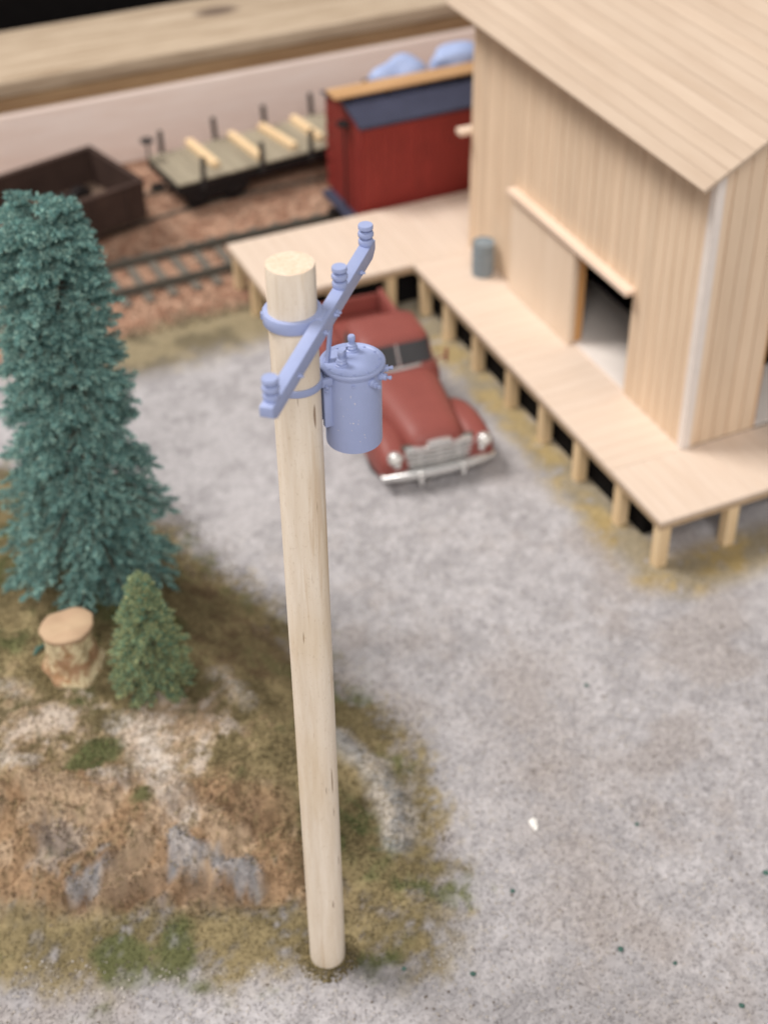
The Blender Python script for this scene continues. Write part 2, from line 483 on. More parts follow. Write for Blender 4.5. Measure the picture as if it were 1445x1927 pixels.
def np_mesh(name, v, f, cols=None):
    k = f.shape[1]
    me = bpy.data.meshes.new(name)
    me.vertices.add(len(v)); me.vertices.foreach_set('co', np.ascontiguousarray(v, np.float32).ravel())
    me.loops.add(f.size); me.loops.foreach_set('vertex_index', np.ascontiguousarray(f, np.int32).ravel())
    me.polygons.add(len(f)); me.polygons.foreach_set('loop_start', np.arange(0, f.size, k, dtype=np.int32))
    me.update(calc_edges=True); me.validate()
    if cols is not None:
        a = me.color_attributes.new('Col', 'FLOAT_COLOR', 'POINT')
        a.data.foreach_set('color', np.concatenate([cols, np.ones((len(cols), 1))], 1).astype(np.float32).ravel())
    return me

MT['ground'] = attr_mat('scenic_ground', .95, (9, .28), .55, .05, 0, .1)
MT['grain'] = attr_mat('loose_grain', .95, (20, .15), 0, 0, 0, .1)
ground = grid_object('ground', gx, gy, HZ, ground_colour(GX, GY), MT['ground'])
tag(ground, kind='structure')

def hz(x, y):
    return float(height(np.array([x]), np.array([y]))[0])

# loose grains: gravel, turf crumbs, ballast
OCT = np.array([(1, 0, 0), (-1, 0, 0), (0, 1, 0), (0, -1, 0), (0, 0, 1), (0, 0, -1)], float)
OCF = np.array([(0, 2, 4), (2, 1, 4), (1, 3, 4), (3, 0, 4), (2, 0, 5), (1, 2, 5), (3, 1, 5), (0, 3, 5)])
TET = np.array([(1, 1, 1), (-1, -1, 1), (-1, 1, -1), (1, -1, -1)], float)*.7
TEF = np.array([(0, 1, 2), (0, 3, 1), (0, 2, 3), (1, 3, 2)])
def scatter(name, pts, sizes, cols, V, F, mat, flat=.7):
    n = len(pts)
    ang = nrs.rand(n)*2*np.pi
    ca, sa = np.cos(ang), np.sin(ang)
    jit = 1 + (nrs.rand(n, len(V), 3)-.5)*.9
    v = V[None]*jit*sizes[:, None, None]*np.array([1, nrs.rand()*.3+.7, flat])
    x = v[..., 0]*ca[:, None]-v[..., 1]*sa[:, None]; y = v[..., 0]*sa[:, None]+v[..., 1]*ca[:, None]
    v = np.stack([x, y, v[..., 2]], -1) + pts[:, None, :]
    f = F[None] + (np.arange(n)*len(V))[:, None, None]
    me = np_mesh(name, v.reshape(-1, 3), f.reshape(-1, 3), np.repeat(cols, len(V), 0))
    return tag(link(name, me, mat), kind='stuff')

def sample_area(n, x0, x1, y0, y1):
    return x0+(x1-x0)*nrs.rand(n), y0+(y1-y0)*nrs.rand(n)

def hillness(x, y):
    return sstep(-.5, .4, poly_dist(x+(fbm(x, y, 1.5, 3, 3)-.5)*1.0, y+(fbm(x, y, 1.5, 3, 8)-.5)*1.0, FOOT))

x, y = sample_area(90000, -7, 12, -5.5, 12)
k = (nrs.rand(len(x)) > hillness(x, y)*.97) & (nrs.rand(len(x)) < .35+.65*sstep(9, 2, y)) & ((x < 10.9) | (y < 6.4))
x, y = x[k], y[k]
gc = ground_colour(x, y)*(.85 + .35*nrs.rand(len(x)))[:, None]
sel = (nrs.rand(len(x)) < .16) & (hillness(x, y+1.1) < .3)
gc[sel] = L3(196, 188, 180)*(.8+.3*nrs.rand(sel.sum()))[:, None]
sel = nrs.rand(len(x)) < .03
gc[sel] = L3(122, 112, 102)
sz = .016+.020*nrs.rand(len(x))**1.5
scatter('gravel', np.stack([x, y, height(x, y)+sz*.25], -1), sz, np.clip(gc, 0, 1), OCT, OCF, MT['grain'], .6)

x, y = sample_area(120000, -7, 5, -1.5, 14)
k = nrs.rand(len(x)) < hillness(x, y)*(.30+.7*sstep(.35, .6, fbm(x, y, 2.2, 3, 91)))
x, y = x[k], y[k]
gc = ground_colour(x, y)*(.8 + .5*nrs.rand(len(x)))[:, None]
# crumbs gathered round the foot of the pole
ka = nrs.rand(900)*2*np.pi; kr = .29+.30*nrs.rand(900)**2
x = np.concatenate([x, kr*np.cos(ka)]); y = np.concatenate([y, kr*np.sin(ka)])
gc = np.concatenate([gc, OLIVE_A*(.7+.7*nrs.rand(900))[:, None]])
sel = nrs.rand(len(x)) < .25
gc[sel] = gc[sel]*.4 + .6*(OLIVE_B if True else 0)*(.6+.7*nrs.rand(sel.sum()))[:, None]
sz = .018+.024*nrs.rand(len(x))**2
scatter('turf', np.stack([x, y, height(x, y)+sz*.4], -1), sz, np.clip(gc, 0, 1), TET, TEF, MT['grain'], 1.0)

x, y = sample_area(26000, -3, 13, 21.6, 31)
gc = ground_colour(x, y)*(.6 + .8*nrs.rand(len(x)))[:, None]
sz = .03+.03*nrs.rand(len(x))
scatter('ballast', np.stack([x, y, height(x, y)+sz*.3], -1), sz, np.clip(gc, 0, 1), TET, TEF, MT['grain'], .9)

# ---------------------------------------------------------------- bench behind the layout
def plank_mat(name, light, dark, knot=None, axis='x'):
    m, nt, b = new_mat(name)
    v = coords(nt, (.09, 1, 1), rand=False)
    f1 = noise(nt, v, 1.6, 6, .65, 1.2); f2 = noise(nt, v, 7, 5, .65)
    col = ramp(nt, f1, [(.3, dark), (.66, light)])
    col = mixc(nt, .3, col, ramp(nt, f2, [(.35, dark), (.6, light)]))
    if knot:
        for (kx, ky, rx, ry) in knot:
            tc = N(nt, 'ShaderNodeTexCoord')
            mp = N(nt, 'ShaderNodeMapping'); mp.vector_type = 'POINT'
            mp.inputs['Location'].default_value = (-kx/rx, -ky/ry, 0); mp.inputs['Scale'].default_value = (1/rx, 1/ry, 0)
            nt.links.new(tc.outputs['Object'], mp.inputs[0])
            ln = N(nt, 'ShaderNodeVectorMath', operation='LENGTH'); nt.links.new(mp.outputs[0], ln.inputs[0])
            col = mixc(nt, ramp(nt, ln.outputs['Value'], [(.55, (1, 1, 1, 1)), (1.0, (0, 0, 0, 1))]), col, srgb(108, 92, 80))
    nt.links.new(col, b.inputs['Base Color'])
    b.inputs['Roughness'].default_value = .75; b.inputs['Specular IOR Level'].default_value = .2
    bump(nt, b, f2, .3, .04)
    return m
MT['plank'] = plank_mat('weathered_plank', srgb(198, 180, 158), srgb(142, 120, 96), [(10.8, 35.3, 1.0, .5)])
MT['under'] = plank_mat('rough_edge_wood', srgb(168, 140, 106), srgb(122, 92, 66))
MT['fascia'] = plank_mat('pink_pine', srgb(244, 229, 221), srgb(232, 210, 198))
o = MB().box(-40, 70, 32.0, 32.45, -.5, 2.77, .06).build('backboard', MT['fascia'], None, 40)
tag(o, 'pinkish pine board standing upright behind the railway wagons', 'board')
o = MB().box(-40, 70, 32.22, 37.2, 2.78, 3.22, .03).build('lower_plank', MT['under'], None, 40)
tag(o, 'rough brown board lying on the pink backboard, under the knotty plank', 'board')
o = MB().box(-40, 70, 32.34, 36.75, 3.26, 3.75, .05).build('top_plank', MT['plank'], None, 40)
tag(o, 'weathered beige plank with a dark knot on top, in front of the black background', 'board')

o = MB().box(-60, 90, 38.5, 38.8, -20, 6).build('backdrop', MT['black'])  # added board, hides the bright world so the background stays dark
tag(o, 'added black board standing in for the dark room behind the weathered plank', 'backdrop')

# ---------------------------------------------------------------- tracks
def track(name, label, pts, z):
    t = thing(name, label, 'railway track', (0, 0, 0))
    P = [Vector((p[0], p[1], 0)) for p in pts]
    # resample
    seg = [0]
    for a, b in zip(P[:-1], P[1:]): seg.append(seg[-1]+(b-a).length)
    def at(s):
        for i in range(len(P)-1):
            if s <= seg[i+1] or i == len(P)-2:
                d = (P[i+1]-P[i]).normalized(); return P[i]+d*(s-seg[i]), d
    for s_ in (-1, 1):
        mb = MB()
        secs = []
        for i, p in enumerate(P):
            d = (P[min(i+1, len(P)-1)]-P[max(i-1, 0)]).normalized(); n = Vector((-d.y, d.x, 0))
            c = p + n*s_*.83
            prof = [(-.08, 0), (.08, 0), (.08, .04), (.03, .06), (.03, .16), (.045, .17), (.045, .23), (-.045, .23), (-.045, .17), (-.03, .16), (-.03, .06), (-.08, .04)]
            secs.append([c + n*a + Vector((0, 0, z+.12+b)) for a, b in prof])
        mb.loft(secs).build('rail', MT['rail'], t)
    me = None
    s = .2
    while s < seg[-1]:
        p, d = at(s)
        if me is None:
            o = MB().box(-.14, .14, -1.42, 1.42, -.06, .12, .02).build('sleeper', MT['sleeper'], t); me = o.data
        else:
            o = link('sleeper', me, None, t)
        o.location = (p.x, p.y, z); o.rotation_euler = (0, 0, math.atan2(d.y, d.x)+rnd.uniform(-.03, .03))
        s += .72
    return t
RZ = .12
track('railway_track', 'siding of two dark rails on brown ballast running behind the wooden dock', [(-4, 24.35), (3, 24.5), (8, 24.6), (24, 24.6)], RZ)
def curve_pts():
    out = []
    for x_ in np.linspace(-8, 22, 31):
        # bends towards the viewer on the left
        out.append((x_, 28.75 - .022*max(0, 9.5-x_)**2 + .03*max(0, x_-9.5)*0))
    return out
track('railway_track', 'back track curving under the brown gondola and the flatcar', curve_pts(), RZ)
RT = RZ + .35     # top of rail

# ---------------------------------------------------------------- rolling stock
def bogie(parent, x_):
    mb = MB()
    for s_ in (-1, 1):
        mb.box(x_-1.1, x_+1.1, s_*1.05-.07, s_*1.05+.07, .32, .62, .03)
        for q in (-.62, .62): mb.box(x_+q-.16, x_+q+.16, s_*1.05-.11, s_*1.05+.11, .26, .52, .03)
    mb.box(x_-.2, x_+.2, -1.05, 1.05, .42, .72)
    mb.build('bogie', MT['dark_iron'], parent)
    for q in (-.62, .62):
        for s_ in (-1, 1):
            T = Matrix.Translation((x_+q, s_*.83, .42)) @ Matrix.Rotation(R(90), 4, 'X')
            MB().lathe([(.02, -.09), (.47, -.09), (.47, -.05), (.42, -.03), (.41, .09), (.3, .1), (.02, .06)], 20, T if s_ > 0 else T @ Matrix.Rotation(R(180), 4, 'X')).build('wheel', MT['dark_iron'], parent, 40)

# flatcar
FA = R(6.2)
fl = thing('flatcar', 'flatcar with weathered plank deck and dark upright stakes', 'railway wagon', (6.36, 28.50, RT), FA)
LF = 9.2
MB().box(0, LF, -1.12, 1.12, .72, .92, .02).box(0, LF, -1.2, -1.1, .66, 1.0, .02).box(0, LF, 1.1, 1.2, .66, 1.0, .02).build('underframe', MT['dark_iron'], fl)
dk = None
for i in range(26):
    x0 = i*LF/26
    if dk is None:
        dk = MB().box(0.008, LF/26-.008, -1.2, 1.2, 0, .07, .01).build('deck_plank', MT['flat_deck'], fl); o = dk
    else:
        o = link('deck_plank', dk.data, None, fl)
    o.location = (x0, 0, 1.0+rnd.uniform(0, .012))
for s_, xs in ((-1, (.85, 2.95, 4.75, 6.7, 8.5)), (1, (.55, 2.5, 4.35, 6.15, 8.3))):
    for x_ in xs:
        o = MB().box(-.07, .07, -.06, .06, -.25, .85, .015).build('stake', MT['stake'], fl)
        o.location = (x_, s_*1.26, .98); o.rotation_euler = (rnd.uniform(-.05, .05), rnd.uniform(-.06, .06), 0)
bogie(fl, 1.4); bogie(fl, 7.6)
MB().box(-.45, 0, -.1, .1, .5, .68, .03).build('coupler', MT['dark_iron'], fl)
MB().tube([(-.05, .95, .9), (-.05, .95, 1.75)], .04).lathe([(.02, 1.72), (.22, 1.72), (.22, 1.78), (.02, 1.78)], 14, Matrix.Translation((-.05, .95, 0))).build('brake_wheel', MT['stake'], fl, 40)
for (ax, ay), (bx, by), lab in [((7.75, 30.0), (8.0, 27.95), 'pale wooden stick lying across the flatcar, leftmost of four'),
                                ((9.2, 29.95), (9.5, 27.85), 'pale wooden stick lying across the flatcar, second from the left'),
                                ((10.35, 30.1), (10.78, 28.1), 'pale wooden stick lying across the flatcar, second from the red boxcar'),
                                ((11.55, 30.2), (11.8, 28.3), 'pale wooden stick lying across the flatcar, nearest to the red boxcar')]:
    ln = math.hypot(bx-ax, by-ay)
    o = MB().box(-.12, .12, -ln/2, ln/2, 0, .2, .02).build('wooden_stick', MT['stick'])
    o.location = ((ax+bx)/2, (ay+by)/2, RT+1.085); o.rotation_euler = (0, 0, math.atan2(by-ay, bx-ax)-math.pi/2)
    tag(o, lab, 'stick', 'sticks on the flatcar')

# gondola
GA = R(15)
gd = thing('gondola_wagon', 'open dark brown gondola wagon behind the large spruce', 'railway wagon', (5.27-3.2*math.sin(GA)*-.5*-1, 26.85+1.6*math.cos(GA), RT), GA)
LG = 9.5; zb, zt_ = .42, 1.66
MB().box(-LG, 0, -1.6, 1.6, zb, zb+.12).build('floor', MT['gondola_floor'], gd)
for nm, a in (('side_wall', (-LG, 0, -1.6, -1.48, zb, zt_)), ('side_wall', (-LG, 0, 1.48, 1.6, zb, zt_)), ('end_wall', (-.12, 0, -1.48, 1.48, zb+.12, zt_)), ('end_wall', (-LG, -LG+.12, -1.48, 1.48, zb+.12, zt_))):
    MB().box(*a, .02).build(nm, MT['gondola'], gd)
MB().box(-LG-.04, .04, -1.66, -1.46, zt_, zt_+.07, .02).box(-LG-.04, .04, 1.46, 1.66, zt_, zt_+.07, .02).box(-.14, .05, -1.46, 1.46, zt_, zt_+.07, .02).build('top_rail', MT['gondola'], gd)
for i in range(8):
    for s_ in (-1, 1):
        o = MB().box(-.07, .07, -.05, .05, zb, zt_-.01, .015).build('rib', MT['gondola'], gd); o.location = (-.6-i*1.18, s_*1.64, 0)
bogie(gd, -1.6); bogie(gd, -7.9)
MB().box(0, .5, -.1, .1, .35, .55, .03).build('coupler', MT['dark_iron'], gd)
for s_ in (-1, 1):
    MB().tube([(.08, s_*1.2, .5), (.14, s_*1.2, .5), (.14, s_*1.2, 1.5), (.06, s_*1.2, 1.5)], .03, 6).build('grab_iron', MT['dark_iron'], gd)

# boxcar
bx = thing('boxcar', 'red boxcar with dark blue roof and orange roofwalk beside the dock', 'railway wagon', (11.12, 24.7, RT), 0)
LB = 11.5; bz0, bz1, bzr = .62, 3.72, 4.1
sec = lambda x_: [(x_, -1.4, bz0), (x_, 1.4, bz0), (x_, 1.4, bz1), (x_, 0, bzr-.06), (x_, -1.4, bz1)]
MB().loft([sec(0), sec(LB)]).build('body', MT['boxcar_red'], bx)
k = 0
bdm = MB().box(-.012, .012, 0.01, .25, bz0+.04, bz1-.05, .006)
bd = bdm.build('end_board', MT['boxcar_red'], bx); bd.location = (-.008, -1.39, 0)
for i in range(1, 11):
    o = link('end_board', bd.data, None, bx); o.location = (-.008, -1.39+i*.253, 0)
sb = MB().box(.006, .282, -.012, .012, bz0+.04, bz1-.1, .004).build('side_board', MT['boxcar_red'], bx); sb.location = (.02, -1.408, 0)
for i in range(1, 40):
    if 15.5 < i < 25: continue
    o = link('side_board', sb.data, None, bx); o.location = (.02+i*.287, -1.408, 0)
MB().box(4.75, 7.1, -1.50, -1.42, bz0+.05, bz1-.25, .02).build('sliding_door', MT['boxcar_red'], bx)
MB().box(4.5, 9.3, -1.52, -1.44, bz1-.24, bz1-.15, .01).build('door_rail', MT['dark_iron'], bx)
th = math.atan2(bzr-bz1, 1.4)
for s_ in (-1, 1):
    P = [(s_*1.5, bz1-.02), (s_*1.5, bz1+.07), (0, bzr+.07), (0, bzr-.02)]
    MB().loft([[(-.12, p[0], p[1]) for p in P], [(LB+.12, p[0], p[1]) for p in P]]).build('roof_panel', MT['navy'], bx)
for i in range(3):
    MB().box(-.42, LB+.4, -.36+i*.245, -.36+i*.245+.23, bzr+.15, bzr+.22, .01).build('roofwalk_board', MT['orange'], bx)
for i in range(10):
    MB().box(.05+i*1.25, .15+i*1.25, -.34, .34, bzr+.0, bzr+.15).build('roofwalk_saddle', MT['dark_iron'], bx)
MB().box(-.1, LB+.1, -1.15, 1.15, .4, bz0, .02).build('underframe', MT['navy'], bx)
MB().box(-.3, -.05, -.9, 1.25, .45, .58, .02).build('end_sill', MT['navy'], bx)
bogie(bx, 1.7); bogie(bx, 9.8)
MB().box(-.6, -.1, -.1, .1, .38, .55, .03).build('coupler', MT['dark_iron'], bx)
MB().tube([(-.16, -.42, .7), (-.16, -.42, 3.5)], .035, 8).lathe([(.02, 3.46), (.24, 3.46), (.24, 3.53), (.02, 3.53)], 16, Matrix.Translation((-.16, -.42, 0))).build('brake_staff', MT['dark_iron'], bx, 40)
for i in range(6):
    z_ = .9+i*.45
    MB().tube([(-.02, .95, z_), (-.1, .95, z_), (-.1, 1.24, z_), (-.02, 1.24, z_)], .022, 6).build('grab_iron', MT['boxcar_red'], bx)

def lump(name, label, loc, size, seed, group):
    bm = bmesh.new(); bmesh.ops.create_icosphere(bm, subdivisions=4, radius=1)
    rs = np.random.RandomState(seed); ks = rs.randn(9, 3)*2.2; ph = rs.rand(9)*6
    for v in bm.verts:
        c = np.array(v.co); f = 1+.07*sum(math.sin(float(k_@c)+p_) for k_, p_ in zip(ks, ph))
        zc = max(v.co.z, -.35)
        v.co = Vector((v.co.x*f*size[0], v.co.y*f*size[1], (zc*f+.35)*size[2]))
    me = bpy.data.meshes.new(name); bm.to_mesh(me); bm.free()
    o = link(name, me, MT['blue_resin'], None, 180); o.location = loc; o.rotation_euler = (-th*1.0, 0, .1)
    return tag(o, label, 'resin print', group)
zr = RT+bzr+.07
lump('resin_lump', 'pale blue rounded resin lump on the boxcar roof, the left one', (13.25, 24.7+.78, zr-.78*.29+.02), (.85, .5, .55), 3, 'blue lumps on the boxcar roof')
lump('resin_lump', 'pale blue rounded resin lump on the boxcar roof, next to the warehouse', (15.35, 24.7+.78, zr-.78*.29+.02), (1.0, .5, .56), 8, 'blue lumps on the boxcar roof')

# ---------------------------------------------------------------- loading platform
ZD = 1.5; XE, YE = 11.05, 6.47
WX, WY0, WY1, WXR = 13.08, 8.70, 19.90, 21.1     # warehouse walls
pl = thing('loading_platform', 'pale wooden platform on short posts wrapping round the warehouse', 'platform')
def planks(x0, x1, y0, y1, along, w, mat, name='deck_plank'):
    n = max(1, round(((x1-x0) if along == 'y' else (y1-y0))/w))
    w = ((x1-x0) if along == 'y' else (y1-y0))/n
    src = None
    for i in range(n):
        if src is None:
            mb = MB().box(.003, w-.003, 0, y1-y0, -.1, 0, .006) if along == 'y' else MB().box(0, x1-x0, .003, w-.003, -.1, 0, .006)
            src = mb.build(name, mat, pl); o = src
        else: o = link(name, src.data, None, pl)
        o.location = (x0+i*w, y0, ZD+rnd.uniform(-.002, .002)) if along == 'y' else (x0, y0+i*w, ZD+rnd.uniform(-.002, .002))
planks(XE, 23, YE, 8.66, 'y', .42, MT['deck_y'])
planks(XE, WX+.3, 8.67, 19.6, 'x', .42, MT['deck_x'])
planks(6.58, 23, 19.61, 23.1, 'y', .42, MT['deck_y'])
for a in ((XE+.03, 23, YE+.03, YE+.2), (XE+.03, XE+.2, YE+.2, 19.6), (6.61, XE+.2, 19.64, 19.8), (6.61, 6.78, 19.8, 23.07), (6.78, 23, 22.9, 23.07)):
    MB().box(a[0], a[1], a[2], a[3], ZD-.28, ZD-.103, .01).build('edge_beam', MT['beam'], pl)
def post(x_, y_, w=.31):
    h0 = hz(x_, y_)-.06
    MB().box(x_-w/2, x_+w/2, y_-w/2, y_+w/2, h0, ZD-.282, .04).build('post', MT['post'], pl)
for y_ in (6.72, 8.45, 10.4, 12.2, 14.0, 15.95, 17.75, 19.3): post(XE+.25, y_)
for x_ in (13.2, 15.1, 17.0, 19, 21): post(x_, 6.72)
for x_ in (6.82, 8.6, 10.4): post(x_, 19.85)
for y_ in (21.4, 22.85): post(6.82, y_)
for x_ in (8.6, 10.4, 12.5, 14.5): post(x_, 22.85)
MB().box(XE+.48, 22.5, YE+1.3, 19.5, -.1, ZD-.29).box(7.2, 22.5, 20.1, 22.4, -.1, ZD-.285).build('support_shade_block', MT['black'], pl)  # black core under the decks, also standing in for the deep shade there

# ---------------------------------------------------------------- warehouse
wh = thing('warehouse', 'unpainted wooden warehouse with plank roof and open sliding door', 'building', (WX, WY0, ZD))
EX, EZ, SL = 12.3, 8.73, R(29)        # eave line and roof pitch
RX = (WX+WXR)/2                        # ridge
roofz = lambda x_: EZ + (min(x_, 2*RX-x_)-EX)*math.tan(SL)
def wpart(mb, name, mat, parent=wh, smooth=None):
    bmesh.ops.translate(mb.bm, vec=(-WX, -WY0, -ZD), verts=mb.bm.verts)
    return mb.build(name, mat, parent, smooth)
DY0, DY1, DZ = 11.38, 13.93, 4.45      # door in the side wall
T_ = .22
ZW = roofz(WX)-.05
wall = wpart(MB().box(WX, WX+T_, WY0, DY0, ZD+.005, ZW).box(WX, WX+T_, DY1, WY1, ZD+.005, ZW).box(WX, WX+T_, DY0, DY1, DZ, ZW), 'side_wall', MT['reveal'])
# gable wall with its own doorway
GX0, GX1, GZ = 15.15, 17.6, 4.45
mbg = MB().box(WX+T_, GX0, WY0, WY0+T_, ZD+.005, ZW).box(GX1, WXR, WY0, WY0+T_, ZD+.005, ZW).box(GX0, GX1, WY0, WY0+T_, GZ, ZW)
tri = [(WX, ZW), (WXR, ZW), (RX, roofz(RX)-.05)]
mbg.loft([[(p[0], WY0, p[1]) for p in tri], [(p[0], WY0+T_, p[1]) for p in tri]])
gable = wpart(mbg, 'gable_wall', MT['reveal'])
mbb = MB().box(WX+T_, WXR, WY1-T_, WY1, ZD+.005, ZW)
mbb.loft([[(p[0], WY1-T_, p[1]) for p in tri], [(p[0], WY1, p[1]) for p in tri]])
back = wpart(mbb, 'back_wall', MT['reveal'])
wpart(MB().box(WXR-T_, WXR, WY0+T_, WY1-T_, ZD+.005, ZW), 'far_side_wall', MT['siding'])
wpart(MB().box(WX+T_+.005, WXR-T_-.005, WY0+T_, WY1-T_-.005, ZD, ZD+.06).box(WX+.005, WX+T_, DY0+.005, DY1-.005, ZD+.003, ZD+.06).box(GX0+.005, GX1-.005, WY0+.005, WY0+T_, ZD+.003, ZD+.06), 'floor', MT['trim'])
wpart(MB().box(WX+T_+1.9, WX+T_+1.95, WY0+T_+1.6, WY1-T_-.1, ZD+.061, ZW-.1).box(WX+T_+.1, WXR-T_-.1, WY0+T_+1.9, WY0+T_+1.95, ZD+.061, ZW-.1).box(WX+T_+.02, WXR-T_-.02, WY0+T_+.02, WY1-T_-.02, DZ+.35, DZ+.4), 'interior_shade_panels', MT['black'])  # black panels added inside so the open doorways read as deep shade
# vertical siding boards
BW = .40
n = int(round((WY1-WY0)/BW)); bw = (WY1-WY0)/n
for i in range(n):
    y0, y1 = WY0+i*bw+.013, WY0+(i+1)*bw-.013
    segs = []
    if y1 <= DY0 or y0 >= DY1: segs.append((y0, y1, ZD+.01, ZW-.1))
    else:
        segs.append((y0, y1, DZ, ZW-.1))
        if y0 < DY0-.03: segs.append((y0, DY0, ZD+.01, DZ-.001))
        if y1 > DY1+.03: segs.append((DY1, y1, ZD+.01, DZ-.001))
    for (a, b, c_, d_) in segs:
        o = wpart(MB().box(WX-.035+rnd.uniform(-.006, .006), WX-.001, a, b, c_, d_, .008), 'board', MT['siding'], wall)
n = int(round((WXR-WX)/BW)); bw = (WXR-WX)/n
for i in range(n):
    x0, x1 = WX+i*bw+.013, WX+(i+1)*bw-.013
    top = min(roofz(x0), roofz(x1))-.12
    z0 = GZ if (x1 > GX0+.05 and x0 < GX1-.05) else ZD+.01
    wpart(MB().box(x0, x1, WY0-.035+rnd.uniform(-.006, .006), WY0-.001, z0, top, .008), 'board', MT['siding'], gable)
    wpart(MB().box(x0, x1, WY1+.001, WY1+.035, ZD+.01, top, .008), 'board', MT['siding'], back)
# corner trim
wpart(MB().box(WX-.07, WX-.036, WY0-.07, WY0+.14, ZD+.006, ZW-.12, .006).box(WX-.035, WX+.16, WY0-.07, WY0-.04, ZD+.006, ZW-.12, .006), 'corner_trim', MT['trim'])
wpart(MB().box(WX-.07, WX-.04, WY1-.12, WY1+.06, ZD+.006, ZW-.12, .006), 'corner_trim', MT['siding'])
# sliding doors and their rails
dr = wpart(MB().box(WX-.19, WX-.045, DY1, DY1+3.32, ZD+.01, DZ-.06, .012), 'sliding_door', MT['door'])
wpart(MB().box(WX-.34, WX-.04, DY0-.12, DY1+3.42, DZ-.02, DZ+.13, .02), 'door_rail', MT['rail_wood'])
wpart(MB().box(GX0+.01, GX0+.3, WY0-.3, WY0-.04, 0, 0.01).box(GX0-.1, GX1+2.7, WY0-.32, WY0-.04, GZ-.02, GZ+.13, .02), 'door_rail', MT['rail_wood'])
wpart(MB().box(GX1, GX1+2.5, WY0-.19, WY0-.045, ZD+.01, GZ-.06, .012), 'sliding_door', MT['door'])
wpart(MB().box(WX-.42, WX+4.2, WY1+.04, WY1+.34, 5.0, 5.16, .02), 'door_rail', MT['rail_wood'])
wpart(MB().box(WX+.1, WX+2.4, WY1+.045, WY1+.19, ZD+.01, 4.95, .012), 'sliding_door', MT['door'])
# plank roof
roofs = []
OY0, OY1 = 8.13, 20.25
sl_len = (RX-EX)/math.cos(SL)
npk = int(round(sl_len/.345)); pw = sl_len/npk
for s_ in (1, -1):
    T0 = Matrix.Translation((EX if s_ > 0 else 2*RX-EX, 0, EZ-.0)) @ Matrix.Rotation((-SL if s_ > 0 else math.pi+SL), 4, 'Y')
    sheet = MB().box(.01, sl_len-.03, OY0+.02, OY1-.02, -.05 if s_ > 0 else 0.0, 0.0 if s_ > 0 else .05, 0, T0)
    rf = wpart(sheet, 'roof', MT['roof'])
    for i in range(npk):
        j = rnd.uniform(0, .006)
        a = (.002, .045+j) if s_ > 0 else (-.045-j, -.002)
        wpart(MB().box(i*pw+.002, (i+1)*pw-.002, OY0+rnd.uniform(-.012, .012), OY1+rnd.uniform(-.02, .02), a[0], a[1], .01, T0), 'roof_plank', MT['roof'], rf)

# oil drum on the deck
dm = thing('oil_drum', 'grey ribbed oil drum standing on the platform by the warehouse wall', 'drum', (12.62, 18.3, ZD+.004))
rd_, hd = .30, 1.02
prof = [(.01, 0), (rd_, 0), (rd_+.015, .02), (rd_, .05)]
for zc in (.18, .34, .5, .66, .82):
    prof += [(rd_, zc-.05), (rd_+.022, zc-.015), (rd_+.022, zc+.015), (rd_, zc+.05)]
prof += [(rd_, hd-.05), (rd_+.015, hd-.02), (rd_+.012, hd), (rd_-.025, hd), (rd_-.03, hd-.035), (.01, hd-.035)]
MB().lathe(prof, 32).build('shell', MT['drum'], dm, 40)
MB().lathe([(.005, hd-.034), (.05, hd-.034), (.05, hd-.01), (.005, hd-.01)], 12, Matrix.Translation((.15, .05, 0))).build('bung', MT['drum'], dm, 40)

# ---------------------------------------------------------------- pickup truck
tk = thing('pickup_truck', 'old dull red pickup truck with chrome grille parked beside the platform', 'pickup truck', (8.02, 11.56, hz(8.3, 13)+.0), R(-4.6))
tk.scale = (1.13, 1.05, 1.02)
def sup(w, h, z0, y_, n=16, p=.75, x0=0.0):
    pts = []
    for i in range(n+1):
        a = math.pi*i/n
        c_, s_ = math.cos(a), math.sin(a)
        pts.append((x0+w*math.copysign(abs(c_)**p, c_), y_, z0+h*abs(s_)**p))
    return pts
TR = MT['truck_red']
# hood
hood = [(.26, .46, .22, .98), (.32, .60, .40, .92), (.46, .68, .54, .90), (.8, .73, .64, .88), (1.4, .79, .70, .88), (2.1, .86, .74, .88), (2.75, .93, .76, .88)]
MB().loft([sup(w, h, z0, y_, 22, .62) for (y_, w, h, z0) in hood]).build('hood', TR, tk, 50)
MB().box(-.92, .92, .42, 2.8, .42, .93, .05).build('front_body', TR, tk, 40)
